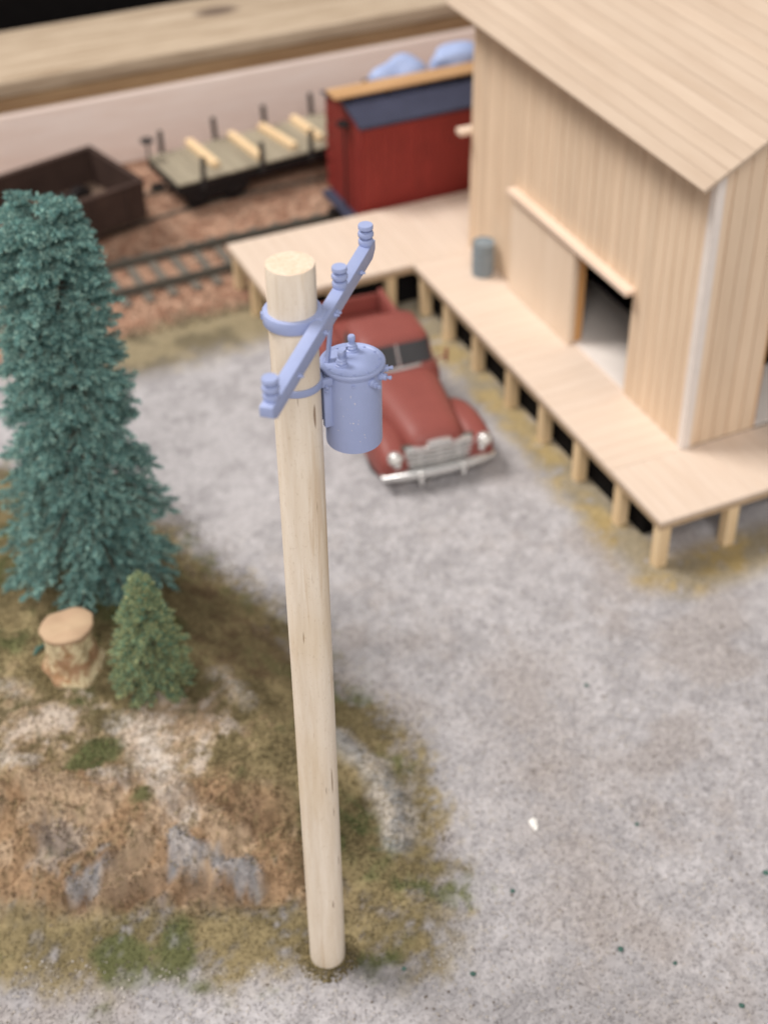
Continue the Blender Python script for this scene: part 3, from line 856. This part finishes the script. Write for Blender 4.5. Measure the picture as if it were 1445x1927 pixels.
# front fenders
for s_ in (-1, 1):
    f = [(.16, .18, .36, .54, 1.02), (.22, .30, .52, .50, 1.00), (.36, .38, .66, .46, .98), (.75, .42, .80, .44, .96), (1.2, .43, .82, .44, .95), (1.7, .40, .72, .44, .95), (2.2, .35, .48, .44, .95), (2.7, .29, .18, .42, .95)]
    fo = MB().loft([sup(w, h, z0, y_, 18, .72, s_*xc) for (y_, w, h, z0, xc) in f]).build('front_fender', TR, tk, 60)
    MB().box(s_*.95-.2, s_*.95+.2, .38, .62, .46, .72, .06).build('valance', TR, fo, 40)
    # headlight with ring and lens, parking light under it
    T = Matrix.Translation((s_*1.05, .16, 1.02)) @ Matrix.Rotation(R(84), 4, 'X')
    hl_ = MB().lathe([(.02, -.12), (.15, -.12), (.175, -.02), (.17, .03), (.14, .05), (.13, .02), (.01, .02)], 20, T).build('headlight', MT['chrome'], tk, 40)
    MB().lathe([(.128, .02), (.10, .05), (.06, .068), (.005, .075)], 18, T).build('lens', MT['white'], hl_, 180)
    T = Matrix.Translation((s_*1.0, .17, .80)) @ Matrix.Rotation(R(90), 4, 'X')
    MB().lathe([(.01, -.06), (.09, -.06), (.085, .03), (.05, .06), (.005, .065)], 14, T).build('parking_light', MT['chrome'], tk, 60)
    # running board, rear fender, wheels
    MB().box(s_*1.0-.2, s_*1.0+.2, 2.35, 5.3, .42, .52, .03).build('running_board', TR, tk, 40)
    g = [(5.25, .05, .1, .5), (5.4, .2, .42, .5), (5.75, .27, .66, .5), (6.15, .28, .7, .5), (6.55, .25, .6, .5), (6.85, .16, .35, .5), (7.0, .04, .08, .5)]
    MB().loft([sup(w, h, z0, y_, 14, .8, s_*1.02) for (y_, w, h, z0) in g]).build('rear_fender', TR, tk, 60)
    for yw in (1.2, 6.1):
        T = Matrix.Translation((s_*1.12, yw, .47)) @ Matrix.Rotation(R(90)*s_, 4, 'Y')
        wl = MB().lathe([(.27, -.16), (.42, -.16), (.47, -.1), (.47, .1), (.42, .17), (.29, .17), (.27, .1)], 28, T).build('wheel', MT['rubber'], tk, 40)
        MB().lathe([(.01, -.1), (.275, -.1), (.275, .12), (.22, .10), (.12, .16), (.01, .17)], 24, T).build('hubcap', MT['chrome'], wl, 40)
# grille: curved chrome bars
for i in range(5):
    z_ = .60+i*.125
    xs = np.linspace(-.86+.02*i, .86-.02*i, 15)
    pts = [(float(a), .20+.10*float(a)**2, z_) for a in xs]
    MB().loft([[(p[0], p[1]-.05, p[2]-.025), (p[0], p[1]+.12, p[2]-.048), (p[0], p[1]+.12, p[2]+.048), (p[0], p[1]-.05, p[2]+.025)] for p in pts]).build('grille_bar', MT['chrome'], tk, 50)
MB().box(-.84, .84, .33, .42, .52, 1.16).build('grille_back', MT['rail'], tk)
for a in (-.45, 0, .45):
    MB().box(a-.02, a+.02, .20, .36, .53, 1.12).build('grille_upright', MT['chrome'], tk)
MB().loft([[(a, .20+.12*a*a-.02, 1.22+.05*math.cos(a*4)), (a, .24+.12*a*a+.05, 1.22+.05*math.cos(a*4)), (a, .24+.12*a*a+.05, 1.15), (a, .20+.12*a*a-.02, 1.15)] for a in np.linspace(-.28, .28, 9)]).build('hood_emblem', MT['chrome'], tk, 50)
# bumper with two guards
xs = np.linspace(-1.34, 1.34, 25)
secs = []
for a in xs:
    y_ = .06+.17*(abs(a)/1.34)**2.4
    hgt = .14*(1-.35*(abs(a)/1.34)**6)
    secs.append([(a, y_+.0, .45-hgt), (a, y_-.045, .45-hgt*.5), (a, y_-.06, .45), (a, y_-.045, .45+hgt*.5), (a, y_, .45+hgt), (a, y_+.05, .45+hgt), (a, y_+.05, .45-hgt)])
bp = MB().loft(secs).build('bumper', MT['chrome'], tk, 60)
for a in (-.5, .5):
    MB().loft([[(a+w*math.cos(t), -.03+d*math.sin(t)*1.0, z_) for t in np.linspace(0, 2*math.pi, 10, endpoint=False)] for (z_, w, d) in ((.2, .03, .03), (.25, .06, .05), (.42, .07, .06), (.56, .05, .05), (.6, .02, .02))]).build('bumper_guard', MT['chrome'], bp, 60)
# cab: rounded shell lofted upward
def rrect(x_, y0, y1, z_, r_, n=5):
    pts = []
    for (cx_, cy_, a0) in ((x_-r_, y1-r_, 0), (-x_+r_, y1-r_, 90), (-x_+r_, y0+r_, 180), (x_-r_, y0+r_, 270)):
        for i in range(n):
            a = R(a0+90*i/(n-1)); pts.append((cx_+r_*math.cos(a), cy_+r_*math.sin(a), z_))
    return pts
cabs = [(.96, 2.72, 4.72, .45, .12), (.99, 2.72, 4.74, .8, .15), (.98, 2.72, 4.74, 1.3, .18), (.94, 2.74, 4.72, 1.58, .22), (.90, 2.86, 4.68, 1.68, .26),
        (.87, 3.08, 4.60, 2.0, .26), (.85, 3.20, 4.55, 2.18, .26), (.81, 3.24, 4.50, 2.27, .27), (.70, 3.36, 4.40, 2.345, .28), (.48, 3.55, 4.2, 2.385, .25), (.2, 3.8, 4.0, 2.395, .08)]
def cab_at(z_):
    zs_ = [c[3] for c in cabs]
    return [float(np.interp(z_, zs_, [c[k_] for c in cabs])) for k_ in (0, 1, 2, 4)]
def cab_front(x_, z_):
    hx, y0, y1, r_ = cab_at(z_)
    q = max(0, abs(x_)-(hx-r_)); return y0+r_-math.sqrt(max(0, r_*r_-q*q))
def cab_side(y_, z_):
    hx, y0, y1, r_ = cab_at(z_)
    q = max(0, (y0+r_)-y_, y_-(y1-r_)); return hx-r_+math.sqrt(max(0, r_*r_-q*q))
def shell_pane(name, fn, us, vs_, mat):
    mb = MB(); g0 = [[mb.bm.verts.new(fn(u_, v_, .022)) for u_ in us] for v_ in vs_]; g1 = [[mb.bm.verts.new(fn(u_, v_, -.03)) for u_ in us] for v_ in vs_]
    nu, nv = len(us), len(vs_)
    for g_ in (g0, g1):
        for a in range(nv-1):
            for b_ in range(nu-1): mb.bm.faces.new((g_[a][b_], g_[a][b_+1], g_[a+1][b_+1], g_[a+1][b_]))
    ring_ = [(0, i) for i in range(nu)] + [(i, nu-1) for i in range(1, nv)] + [(nv-1, i) for i in range(nu-2, -1, -1)] + [(i, 0) for i in range(nv-2, 0, -1)]
    for p_, q_ in zip(ring_, ring_[1:]+ring_[:1]):
        mb.bm.faces.new((g0[p_[0]][p_[1]], g0[q_[0]][q_[1]], g1[q_[0]][q_[1]], g1[p_[0]][p_[1]]))
    return mb.build(name, mat, tk, 40)
MB().loft([rrect(*c) for c in cabs]).build('cab', TR, tk, 50)
# roof front brow
def pane(name, quad, off, parent, mat, thick=.03, bev=.0):
    q = [Vector(p) for p in quad]; nrm = (q[1]-q[0]).cross(q[3]-q[0]).normalized()
    secs = [[p+nrm*off for p in q], [p+nrm*(off+thick) for p in q]]
    return MB().loft(secs).build(name, mat, parent)
for s_ in (-1, 1):
    shell_pane('windshield_pane', lambda u_, v_, o_: (s_*u_, cab_front(u_, v_)-o_, v_), np.linspace(.03, .80, 9), np.linspace(1.72, 2.17, 6), MT['glass'])
    shell_pane('side_window', lambda u_, v_, o_: (s_*(cab_side(u_, v_)+o_), u_, v_), np.linspace(3.32, 4.25, 8), np.linspace(1.70, 2.13, 6), MT['glass'])
    MB().box(s_*.985-.02, s_*.985+.02, 3.9, 4.15, 1.38, 1.44, .01).build('door_handle', MT['chrome'], tk, 40)
    MB().tube([(s_*.94, 3.0, 1.62), (s_*1.14, 2.94, 1.72)], .02, 6).box(s_*1.16-.035, s_*1.16+.035, 2.88, 2.96, 1.55, 1.95, .03).build('side_mirror', TR, tk, 40)
MB().loft([[(-.016, 2.87, 1.70), (.016, 2.87, 1.70), (.016, 2.95, 1.68), (-.016, 2.95, 1.68)], [(-.016, 3.165, 2.18), (.016, 3.165, 2.18), (.016, 3.24, 2.16), (-.016, 3.24, 2.16)]]).build('windshield_post', MT['chrome'], tk)
MB().loft([[(a, 2.83+.16*a*a, 1.625), (a, 2.79+.16*a*a, 1.66), (a, 2.84+.16*a*a, 1.70), (a, 2.90+.16*a*a, 1.68)] for a in np.linspace(-.82, .82, 13)]).build('cowl_trim', MT['chrome'], tk, 50)
quad = [(.5, 4.635, 1.78), (-.5, 4.635, 1.78), (-.45, 4.555, 2.1), (.45, 4.555, 2.1)]
pane('rear_window', quad, .0, tk, MT['glass'])
# load bed
MB().box(-.9, .9, 4.82, 7.0, .72, .82, .02).build('bed_floor', TR, tk, 40)
for s_ in (-1, 1):
    MB().box(s_*.87-.05, s_*.87+.05, 4.82, 7.0, .83, 1.42, .03).build('bed_side', TR, tk, 40)
    MB().tube([(s_*.9, 4.82, 1.42), (s_*.9, 7.0, 1.42)], .06, 8).build('bed_rail', TR, tk, 60)
MB().box(-.81, .81, 4.83, 4.92, .83, 1.42, .02).build('bed_front', TR, tk, 40)
MB().box(-.81, .81, 6.92, 7.0, .83, 1.36, .02).build('tailgate', TR, tk, 40)
MB().box(-.7, .7, .6, 6.8, .3, .45, .03).build('chassis', MT['rubber'], tk)
MB().box(-1.0, 1.0, 7.02, 7.12, .36, .5, .04).build('rear_bumper', MT['chrome'], tk, 40)

# ---------------------------------------------------------------- utility pole
POLE_H = 14.2; PR = .3175
up_ = thing('utility_pole', 'tall pale wooden dowel pole carrying a grey transformer and crossarm', 'utility pole', (0, 0, hz(0, 0)-.02))
zb0 = up_.location.z
up_.location.z = 0
nseg = 40
secs = []
zs = [zb0-.02, zb0+.02, zb0+.07, zb0+.14] + list(np.linspace(.4, 13.0, 64)) + [13.2, 13.5, 13.8, 14.05, 14.15, 14.18]
for z_ in zs:
    sec_ = []
    for i in range(nseg):
        a = 2*math.pi*i/nseg
        r_ = PR*(1+.004*math.sin(z_*1.3+a))
        if z_ < zb0+.14: r_ *= .95+.05*math.sqrt(max(0, min(1, (z_-zb0+.02)/.16)))
        # knife-cut facets near the top
        fct = float(sstep(12.2, 13.6, np.array(z_)))
        seg_a = 2*math.pi/11
        am = ((a+.3) % seg_a)-seg_a/2
        r_ *= 1 + fct*.7*(math.cos(seg_a/2)/math.cos(am)*1.006-1)
        if z_ > 14.1: r_ *= 1-.025*(z_-14.1)/.08*(1+.8*math.sin(a*7)*math.sin(a*3+1))
        sec_.append((r_*math.cos(a), r_*math.sin(a), z_))
    secs.append(sec_)
MB().loft(secs, cap=False).build('shaft', MT['dowel'], up_, 50)
mb = MB()
top = [Vector(p)+Vector((0, 0, .0)) for p in secs[-1]]
rings = [top] + [[Vector((p.x*k_, p.y*k_, 14.185+.006*math.sin(p.x*31+k_*9)*math.cos(p.y*27))) for p in top] for k_ in (.9, .6, .3)]
mb.loft(rings, cap=False)
mb.bm.faces.new([v for v in list(mb.bm.verts)[-nseg:]])
mb.build('sawn_end', MT['dowel_end'], up_, 30)
RS = MT['resin']
def ring(z0, z1, r0, r1, name, gap=None):
    n_ = 48
    return MB().loft([[(r_*math.cos(2*math.pi*i/n_), r_*math.sin(2*math.pi*i/n_), z_) for i in range(n_)] for (r_, z_) in ((r0, z0), (r1-.008, z0), (r1, z0+.015), (r1, z1-.015), (r1-.008, z1), (r0, z1), (r0, z0))], cap=False).build(name, RS, up_, 40)
ring(13.36, 13.53, PR-.01, PR+.065, 'pole_band')
ring(12.40, 12.50, PR-.01, PR+.03, 'lower_band')
# crossarm
AD = Vector((.653, .757, 0)).normalized(); AN = Vector((.757, -.653, 0)).normalized()
A0 = Vector((-.97, -1.74, 13.40)) ; ang = math.atan2(AD.y, AD.x)
s0, s1 = -.17, 3.98
hw, hh = .085, .115
TA = Matrix.Translation(A0) @ Matrix.Rotation(ang, 4, 'Z')
# chamfered ends on the underside
prof = [(s0, -hh+.09), (s0+.13, -hh), (s1-.13, -hh), (s1, -hh+.09), (s1, hh), (s0, hh)]
mb = MB().loft([[TA @ Vector((a, -hw, b)) for a, b in prof], [TA @ Vector((a, hw, b)) for a, b in prof]])
bmesh.ops.bevel(mb.bm, geom=list(mb.bm.edges), offset=.012, segments=2, profile=.5, affect='EDGES')
arm = mb.build('crossarm', RS, up_, 40)
sp = -(A0.dot(AD))         # abscissa nearest the pole
def insul(s_):
    T = TA @ Matrix.Translation((s_, 0, hh))
    MB().lathe([(.05, -.01), (.095, 0), (.102, .02), (.102, .065), (.094, .082), (.058, .09), (.058, .105), (.094, .115), (.106, .135), (.108, .165), (.098, .19), (.056, .2), (.056, .22), (.09, .228), (.102, .24), (.102, .28), (.095, .295), (.005, .297)], 28, T).build('insulator', RS, arm, 40)
for s_ in (.02, 2.66, 3.82): insul(s_)
for s_ in (.75, sp-.2, sp+.22, 3.3, 2.25):
    for b_ in (-1,):
        T = TA @ Matrix.Translation((s_, b_*hw, rnd.uniform(-.03, .0))) @ Matrix.Rotation(R(90), 4, 'X')
        MB().lathe([(.005, -.01), (.032, -.01), (.032, .03), (.018, .032), (.016, .06), (.005, .062)], 6, T).build('bolt', RS, arm)
# saddle block between pole band and arm, knob at the back of the band
T = Matrix.Translation((0, 0, 13.44)) @ Matrix.Rotation(math.atan2(AN.y, AN.x), 4, 'Z')
MB().box(PR+.0, PR+.12, -.14, .14, -.12, .085, .012, T).build('saddle', RS, up_, 40)
T = Matrix.Translation((0, 0, 13.45)) @ Matrix.Rotation(R(158), 4, 'Z')
MB().box(PR+.03, PR+.085, -.03, .03, -.05, .05, .012, T).build('band_clamp', RS, up_, 40)
T = Matrix.Translation((0, 0, 12.45)) @ Matrix.Rotation(R(168), 4, 'Z')
MB().box(PR+.01, PR+.07, -.035, .035, -.05, .05, .012, T).box(PR+.06, PR+.10, -.018, .018, -.018, .018, .006, T).build('band_clamp', RS, up_, 40)
# diagonal brace from the arm down to the pole
b0 = A0+AD*(sp+.75)+AN*(hw+.025)*-1+Vector((0, 0, -.06)); b1 = Vector((.36, -.02, 12.25))+AD*.12
dv = (b1-b0).normalized(); sd = Vector((0, 0, 1)).cross(AN).normalized()*.05
mb = MB().loft([[b0-sd-AN*.02, b0+sd-AN*.02, b0+sd+AN*.02, b0-sd+AN*.02], [b1-sd-AN*.02, b1+sd-AN*.02, b1+sd+AN*.02, b1-sd+AN*.02]])
mb.build('brace', RS, up_)
# transformer
TX, TY, TZ0, TZ1 = .805, .02, 11.27, 12.50
TT = Matrix.Translation((TX, TY, 0))
tr_ = .385
tf = MB().lathe([(.01, TZ0+.012), (tr_-.05, TZ0+.005), (tr_-.02, TZ0), (tr_-.004, TZ0+.008), (tr_, TZ0+.03), (tr_, TZ1-.08), (tr_+.02, TZ1-.05), (tr_+.02, TZ1-.02), (.01, TZ1-.02)], 56, TT).build('transformer', RS, up_, 30)
MB().lathe([(.01, TZ1-.018), (.425, TZ1-.018), (.437, TZ1-.005), (.437, TZ1+.025), (.425, TZ1+.038), (.395, TZ1+.038), (.37, TZ1+.024), (.01, TZ1+.036)], 56, TT).build('lid', RS, tf, 30)
for (bx_, by_, sc_) in ((-.173, -.04, 1.0), (.095, .235, 1.05)):
    T = TT @ Matrix.Translation((bx_, by_, TZ1+.03)) @ Matrix.Scale(sc_, 4)
    MB().lathe([(.085, -.01), (.085, .012), (.07, .02), (.075, .05), (.06, .07), (.062, .085), (.045, .10), (.04, .135), (.048, .15), (.048, .20), (.038, .215), (.004, .217)], 20, T).build('bushing', RS, tf, 40)
MB().tube([(TX-.06, TY+.09, TZ1+.03), (TX-.06, TY+.09, TZ1+.13), (TX-.02, TY+.12, TZ1+.17)], .02, 8).build('lifting_lug', RS, tf, 60)
for k_ in range(12):
    a = 2*math.pi*(k_+.35)/12
    MB().lathe([(.004, 0), (.018, 0), (.014, .014), (.004, .016)], 6, TT @ Matrix.Translation((.36*math.cos(a), .36*math.sin(a), TZ1+.027))).build('lid_bolt', RS, tf)
for a in (-72, -43, -16):
    T = TT @ Matrix.Rotation(R(a), 4, 'Z') @ Matrix.Translation((tr_-.01, 0, TZ1-.14)) @ Matrix.Rotation(R(90), 4, 'Y')
    MB().lathe([(.004, -.01), (.055, -.01), (.06, .035), (.045, .05), (.05, .075), (.044, .10), (.016, .105), (.03, .15), (.024, .165), (.004, .167)], 14, T).build('terminal', RS, tf, 40)
T = TT @ Matrix.Rotation(R(-112), 4, 'Z') @ Matrix.Translation((tr_, 0, TZ1-.13)) @ Matrix.Rotation(R(90), 4, 'Y')
MB().lathe([(.004, -.01), (.02, -.01), (.02, .02), (.004, .025)], 8, T).build('rivet', RS, tf)
# hanger: upper strap to the lower band and the lower mounting plate
MB().box(PR-.06, TX-tr_+.03, TY-.18, TY-.12, 12.34, 12.46, .012).box(PR-.02, TX-tr_+.05, TY+.1, TY+.18, 12.34, 12.47, .012).build('hanger_strap', RS, up_, 40)
MB().box(PR+.02, TX-tr_+.03, TY-.13, TY-.05, 11.66, 12.33, .012).box(PR+.02, TX-tr_+.03, TY+.06, TY+.14, 11.66, 12.33, .012).build('mounting_plate', RS, up_, 40)
for z_ in (12.30, 12.36):
    MB().lathe([(.004, 0), (.025, 0), (.02, .03), (.004, .034)], 6, Matrix.Translation((PR+.03, TY-.20, z_)) @ Matrix.Rotation(R(90), 4, 'X')).build('bolt', RS, up_)
for k_ in range(16):
    a = R(-150+nrs.rand()*60); z_ = 11.4+.95*nrs.rand()
    T = TT @ Matrix.Rotation(a, 4, 'Z') @ Matrix.Translation((tr_-.002, 0, z_)) @ Matrix.Rotation(R(90), 4, 'Y')
    s_ = .005+.006*nrs.rand()
    MB().lathe([(.001, -.004), (s_, -.002), (s_*.7, .005), (.001, .006)], 6, T).build('print_nub', MT['trim'], tf)

# ---------------------------------------------------------------- trees
def needles_object(name, base, dirs, ln, wd, cols, mat, parent):
    n = len(base)
    d = dirs/np.linalg.norm(dirs, axis=1, keepdims=True)
    q = np.cross(d, nrs.randn(n, 3)); q /= np.linalg.norm(q, axis=1, keepdims=True)
    tip = base+d*ln[:, None]
    a = base-q*wd[:, None]; b = base+q*wd[:, None]
    v = np.stack([a, b, tip], 1).reshape(-1, 3)
    f = np.arange(3*n).reshape(-1, 3)
    me = np_mesh(name, v, f, np.repeat(cols, 3, 0))
    return link(name, me, mat, parent)
MT['needle'] = attr_mat('spruce_foliage', .8, (25, .2), 0, 0, 0, .2)
MT['bark'] = paint('tree_bark', srgb(84, 62, 48), .85, 0, .25, 4, .4, .2)
def rot_basis(az):
    return np.array([math.cos(az), math.sin(az), 0]), np.array([-math.sin(az), math.cos(az), 0])

def spruce(name, label, loc, H, prof, nb, per, cA, cB, cC, nl, droop, tlen=.42, group=None, jit_=.024):
    t = thing(name, label, 'tree', loc, 0, group)
    MB().tube([(0, 0, -.15), (0.02, 0, H*.4), (-.01, .02, H*.8), (0, 0, H*.955)], [.17*H/9+.05, .13*H/9+.03, .07*H/9+.02, .05], 10).build('trunk', MT['bark'], t, 60)
    B, D, CC, LN = [], [], [], []
    limbs = MB()
    az = 0
    for i in range(nb):
        tt = (i+.5)/nb
        tt = tt**.95
        az += 2.39996+nrs.uniform(-.35, .35)
        rad = float(np.interp(tt, [p[0] for p in prof], [p[1] for p in prof]))*nrs.uniform(.80, 1.08)
        o_, s_ = rot_basis(az)
        dr = np.interp(tt, [0, .25, .6, 1], droop)
        z0 = H*(.07+.90*tt)
        tier = H*.037
        z0 = z0*.3 + .7*(math.floor(z0/tier)+.5)*tier + nrs.uniform(-.05, .05)
        npt = per
        # feathery twigs along the limb
        ntw = 17
        st_ = np.linspace(.2, .97, ntw)+nrs.uniform(-.03, .03, ntw)
        sg = np.where(np.arange(ntw) % 2 == 0, 1, -1)*nrs.uniform(.5, 1.1, ntw); sg[-1] = 0; sg[::5] *= .2
        tl = tlen*(.55+.5*np.sin(np.pi*np.clip(st_*.85+.1, 0, 1)))*nrs.uniform(.75, 1.25, ntw)*rad**.35
        slope = math.tan(dr)
        tdir = o_*.8 + s_*sg[:, None]*.85 + np.array([0, 0, 1])*(slope*.75 + nrs.uniform(-.12, .30, ntw))[:, None]
        tdir /= np.linalg.norm(tdir, axis=1, keepdims=True)
        torg = o_*(rad*st_)[:, None] + np.array([0, 0, 1])*(z0+rad*st_*slope-.08*rad*st_**2)[:, None]
        k_ = nrs.randint(0, ntw, npt); u_ = nrs.rand(npt)**.8
        base = torg[k_]+tdir[k_]*(u_*tl[k_])[:, None] + np.array([0, 0, -.10])*(u_**2*tl[k_])[:, None] + nrs.randn(npt, 3)*jit_
        dd = tdir[k_]*.55 + nrs.randn(npt, 3)*.8 + np.array([0, 0, .15])
        keep = nrs.rand(npt) < 1
        m = nrs.rand(npt)
        tone = (.72+.5*nrs.rand(ntw))[k_]
        cc = np.where(m[:, None] < .5, cA, np.where(m[:, None] < .74, cB, cC))*(tone*(.8+.4*nrs.rand(npt))*(.82+.36*u_))[:, None]
        B.append(base[keep]); D.append(dd[keep]); CC.append(cc[keep]); LN.append((nl*(.6+.8*nrs.rand(npt)))[keep])
        p0 = Vector((0, 0, z0)); p1 = Vector(o_*rad*.5)+Vector((0, 0, z0+rad*.5*math.tan(dr))); p2 = Vector(o_*rad*.9)+Vector((0, 0, z0+rad*.9*math.tan(dr)-.06*rad))
        limbs.tube([p0, p1, p2], [.03, .02, .01], 4)
    limbs.build('limbs', MT['bark'], t)
    B = np.concatenate(B); D = np.concatenate(D); CC = np.concatenate(CC); LN = np.concatenate(LN)
    needles_object('crown', B, D, LN, LN*.2, np.clip(CC, 0, 1), MT['needle'], t)
    return t
tx, ty = -1.08, 10.3
spruce('spruce_tree', 'tall blue-green spruce with blunt top on the hill at left', (tx, ty, hz(tx, ty)-.05), 9.42,
       [(0, 1.5), (.10, 1.8), (.25, 1.68), (.42, 1.36), (.6, 1.15), (.8, 1.02), (.93, .92), (1, .62)], 290, 2300,
       L3(108, 148, 143), L3(74, 110, 110), L3(164, 192, 178), .05, [R(-36), R(-26), R(-10), R(5)], .34)
sx, sy = -1.02, 6.62
spruce('spruce_tree', 'small dark green spruce beside the pale stump', (sx, sy, hz(sx, sy)-.06), 2.95,
       [(0, .72), (.12, .82), (.35, .74), (.6, .54), (.85, .29), (1, .12)], 190, 620,
       L3(126, 140, 104), L3(84, 138, 124), L3(184, 182, 130), .042, [R(-20), R(-8), R(5), R(35)], .16)

# stump
stx, sty = -2.34, 7.82
stz = hz(stx, sty)
st = thing('tree_stump', 'pale cream tree stump with flat sawn top in front of the spruce', 'tree stump', (stx, sty, stz+.06))
m, nt, b = new_mat('stump_bark_plaster')
v = coords(nt)
f1 = noise(nt, v, 2.2, 5, .6); f2 = noise(nt, v, 9, 5, .65)
col = mixc(nt, ramp(nt, f1, [(.48, (0, 0, 0, 1)), (.6, (1, 1, 1, 1))]), srgb(222, 206, 168), srgb(170, 134, 102))
nt.links.new(mixc(nt, ramp(nt, f2, [(.3, (1, 1, 1, 1)), (.5, (0, 0, 0, 1))]), col, srgb(150, 112, 70)), b.inputs['Base Color'])
b.inputs['Roughness'].default_value = .85; bump(nt, b, f2, .8, .05)
MT['stump'] = m
def stump_r(a, z_):
    r_ = np.interp(z_, [0, .12, .3, .55, .8, 1.05], [.62, .55, .50, .48, .49, .50])
    return r_*(1+.06*math.sin(3*a+.5)+.04*math.sin(5*a+2+z_*2)+.05*math.sin(7*a+z_*7)+.09*(float(vnoise(np.array(a*2.2), np.array(z_*6.0)))-.5))
secs = [[(stump_r(a, z_)*math.cos(a), stump_r(a, z_)*math.sin(a), z_) for a in np.linspace(0, 2*math.pi, 48, endpoint=False)] for z_ in np.linspace(-.1, 1.05, 24)]
MB().loft(secs).build('bark', MT['stump'], st, 60)
secs = [[(k_*(.5+.022*math.sin(2*a+1)+.012*math.sin(7*a)+.008*math.sin(13*a))*math.cos(a), k_*(.5+.02*math.sin(3*a)+.012*math.sin(6*a+2))*math.sin(a), z_+.018*math.sin(a*3)+.03*math.cos(a+.6)) for a in np.linspace(0, 2*math.pi, 48, endpoint=False)] for (k_, z_) in ((.96, 1.00), (1.06, 1.03), (1.08, 1.08), (1.06, 1.11), (1.0, 1.135), (.6, 1.145), (.2, 1.145))]
o = MB().loft(secs).build('cut_face', MT['stump_top'], st, 50)
o['label'] = 'flat pinkish tan sawn face'

# ---------------------------------------------------------------- crumbs on the gravel
def crumb(label, x_, y_, size, mat, seed, cat='scrap', group='crumbs on the gravel', name='foam_crumb', el=1.0):
    bm = bmesh.new(); bmesh.ops.create_icosphere(bm, subdivisions=2, radius=1)
    rs = np.random.RandomState(seed)
    for v in bm.verts:
        v.co = Vector((v.co.x*size, v.co.y*size*el, v.co.z*size*.7))*(.7+.6*rs.rand())
    me = bpy.data.meshes.new(name); bm.to_mesh(me); bm.free()
    o = link(name, me, mat); o.location = (x_, y_, hz(x_, y_)+size*.35); o.rotation_euler = (0, 0, rs.rand()*3)
    return tag(o, label, cat, group)
o = crumb('small white scrap lying alone on the gravel right of the pole', 4.82, 1.07, .085, MT['white'], 1, 'scrap', None, 'white_scrap', 1.8)
o.rotation_euler = (0, 0, R(-22))
for i, (x_, y_, s_, lab) in enumerate([(7.71, 3.93, .06, 'teal foam crumb on the open gravel, nearest to the platform corner'),
                                       (6.66, .21, .055, 'teal foam crumb on the gravel to the right of the white scrap'),
                                       (4.86, -2.13, .065, 'dark green crumb near the bottom of the gravel lot'),
                                       (5.58, -2.8, .05, 'small teal crumb lowest on the right of the gravel'),
                                       (8.23, -1.83, .065, 'dark green crumb at the right edge of the photo'),
                                       (3.69, -.18, .055, 'greenish crumb on the gravel below the white scrap'),
                                       (6.15, -4.03, .06, 'dark crumb in the bottom right corner of the gravel'),
                                       (1.12, -.85, .05, 'teal crumb close to the foot of the pole'),
                                       (2.19, -1.47, .06, 'green crumb on the gravel right of the pole foot')]):
    crumb(lab, x_, y_, s_*.8, MT['teal'], 20+i)
o = MB().tube([(-.17, -.03, 0), (0, .02, .02), (.17, .0, 0)], [.03, .06, .035], 8).build('foam_twig', MT['teal'], None, 60)
o.location = (-2.9, 8.5, hz(-2.9, 8.5)+.05); o.rotation_euler = (0, 0, R(30))
tag(o, 'short teal twig of foam on the turf left of the stump', 'scrap')
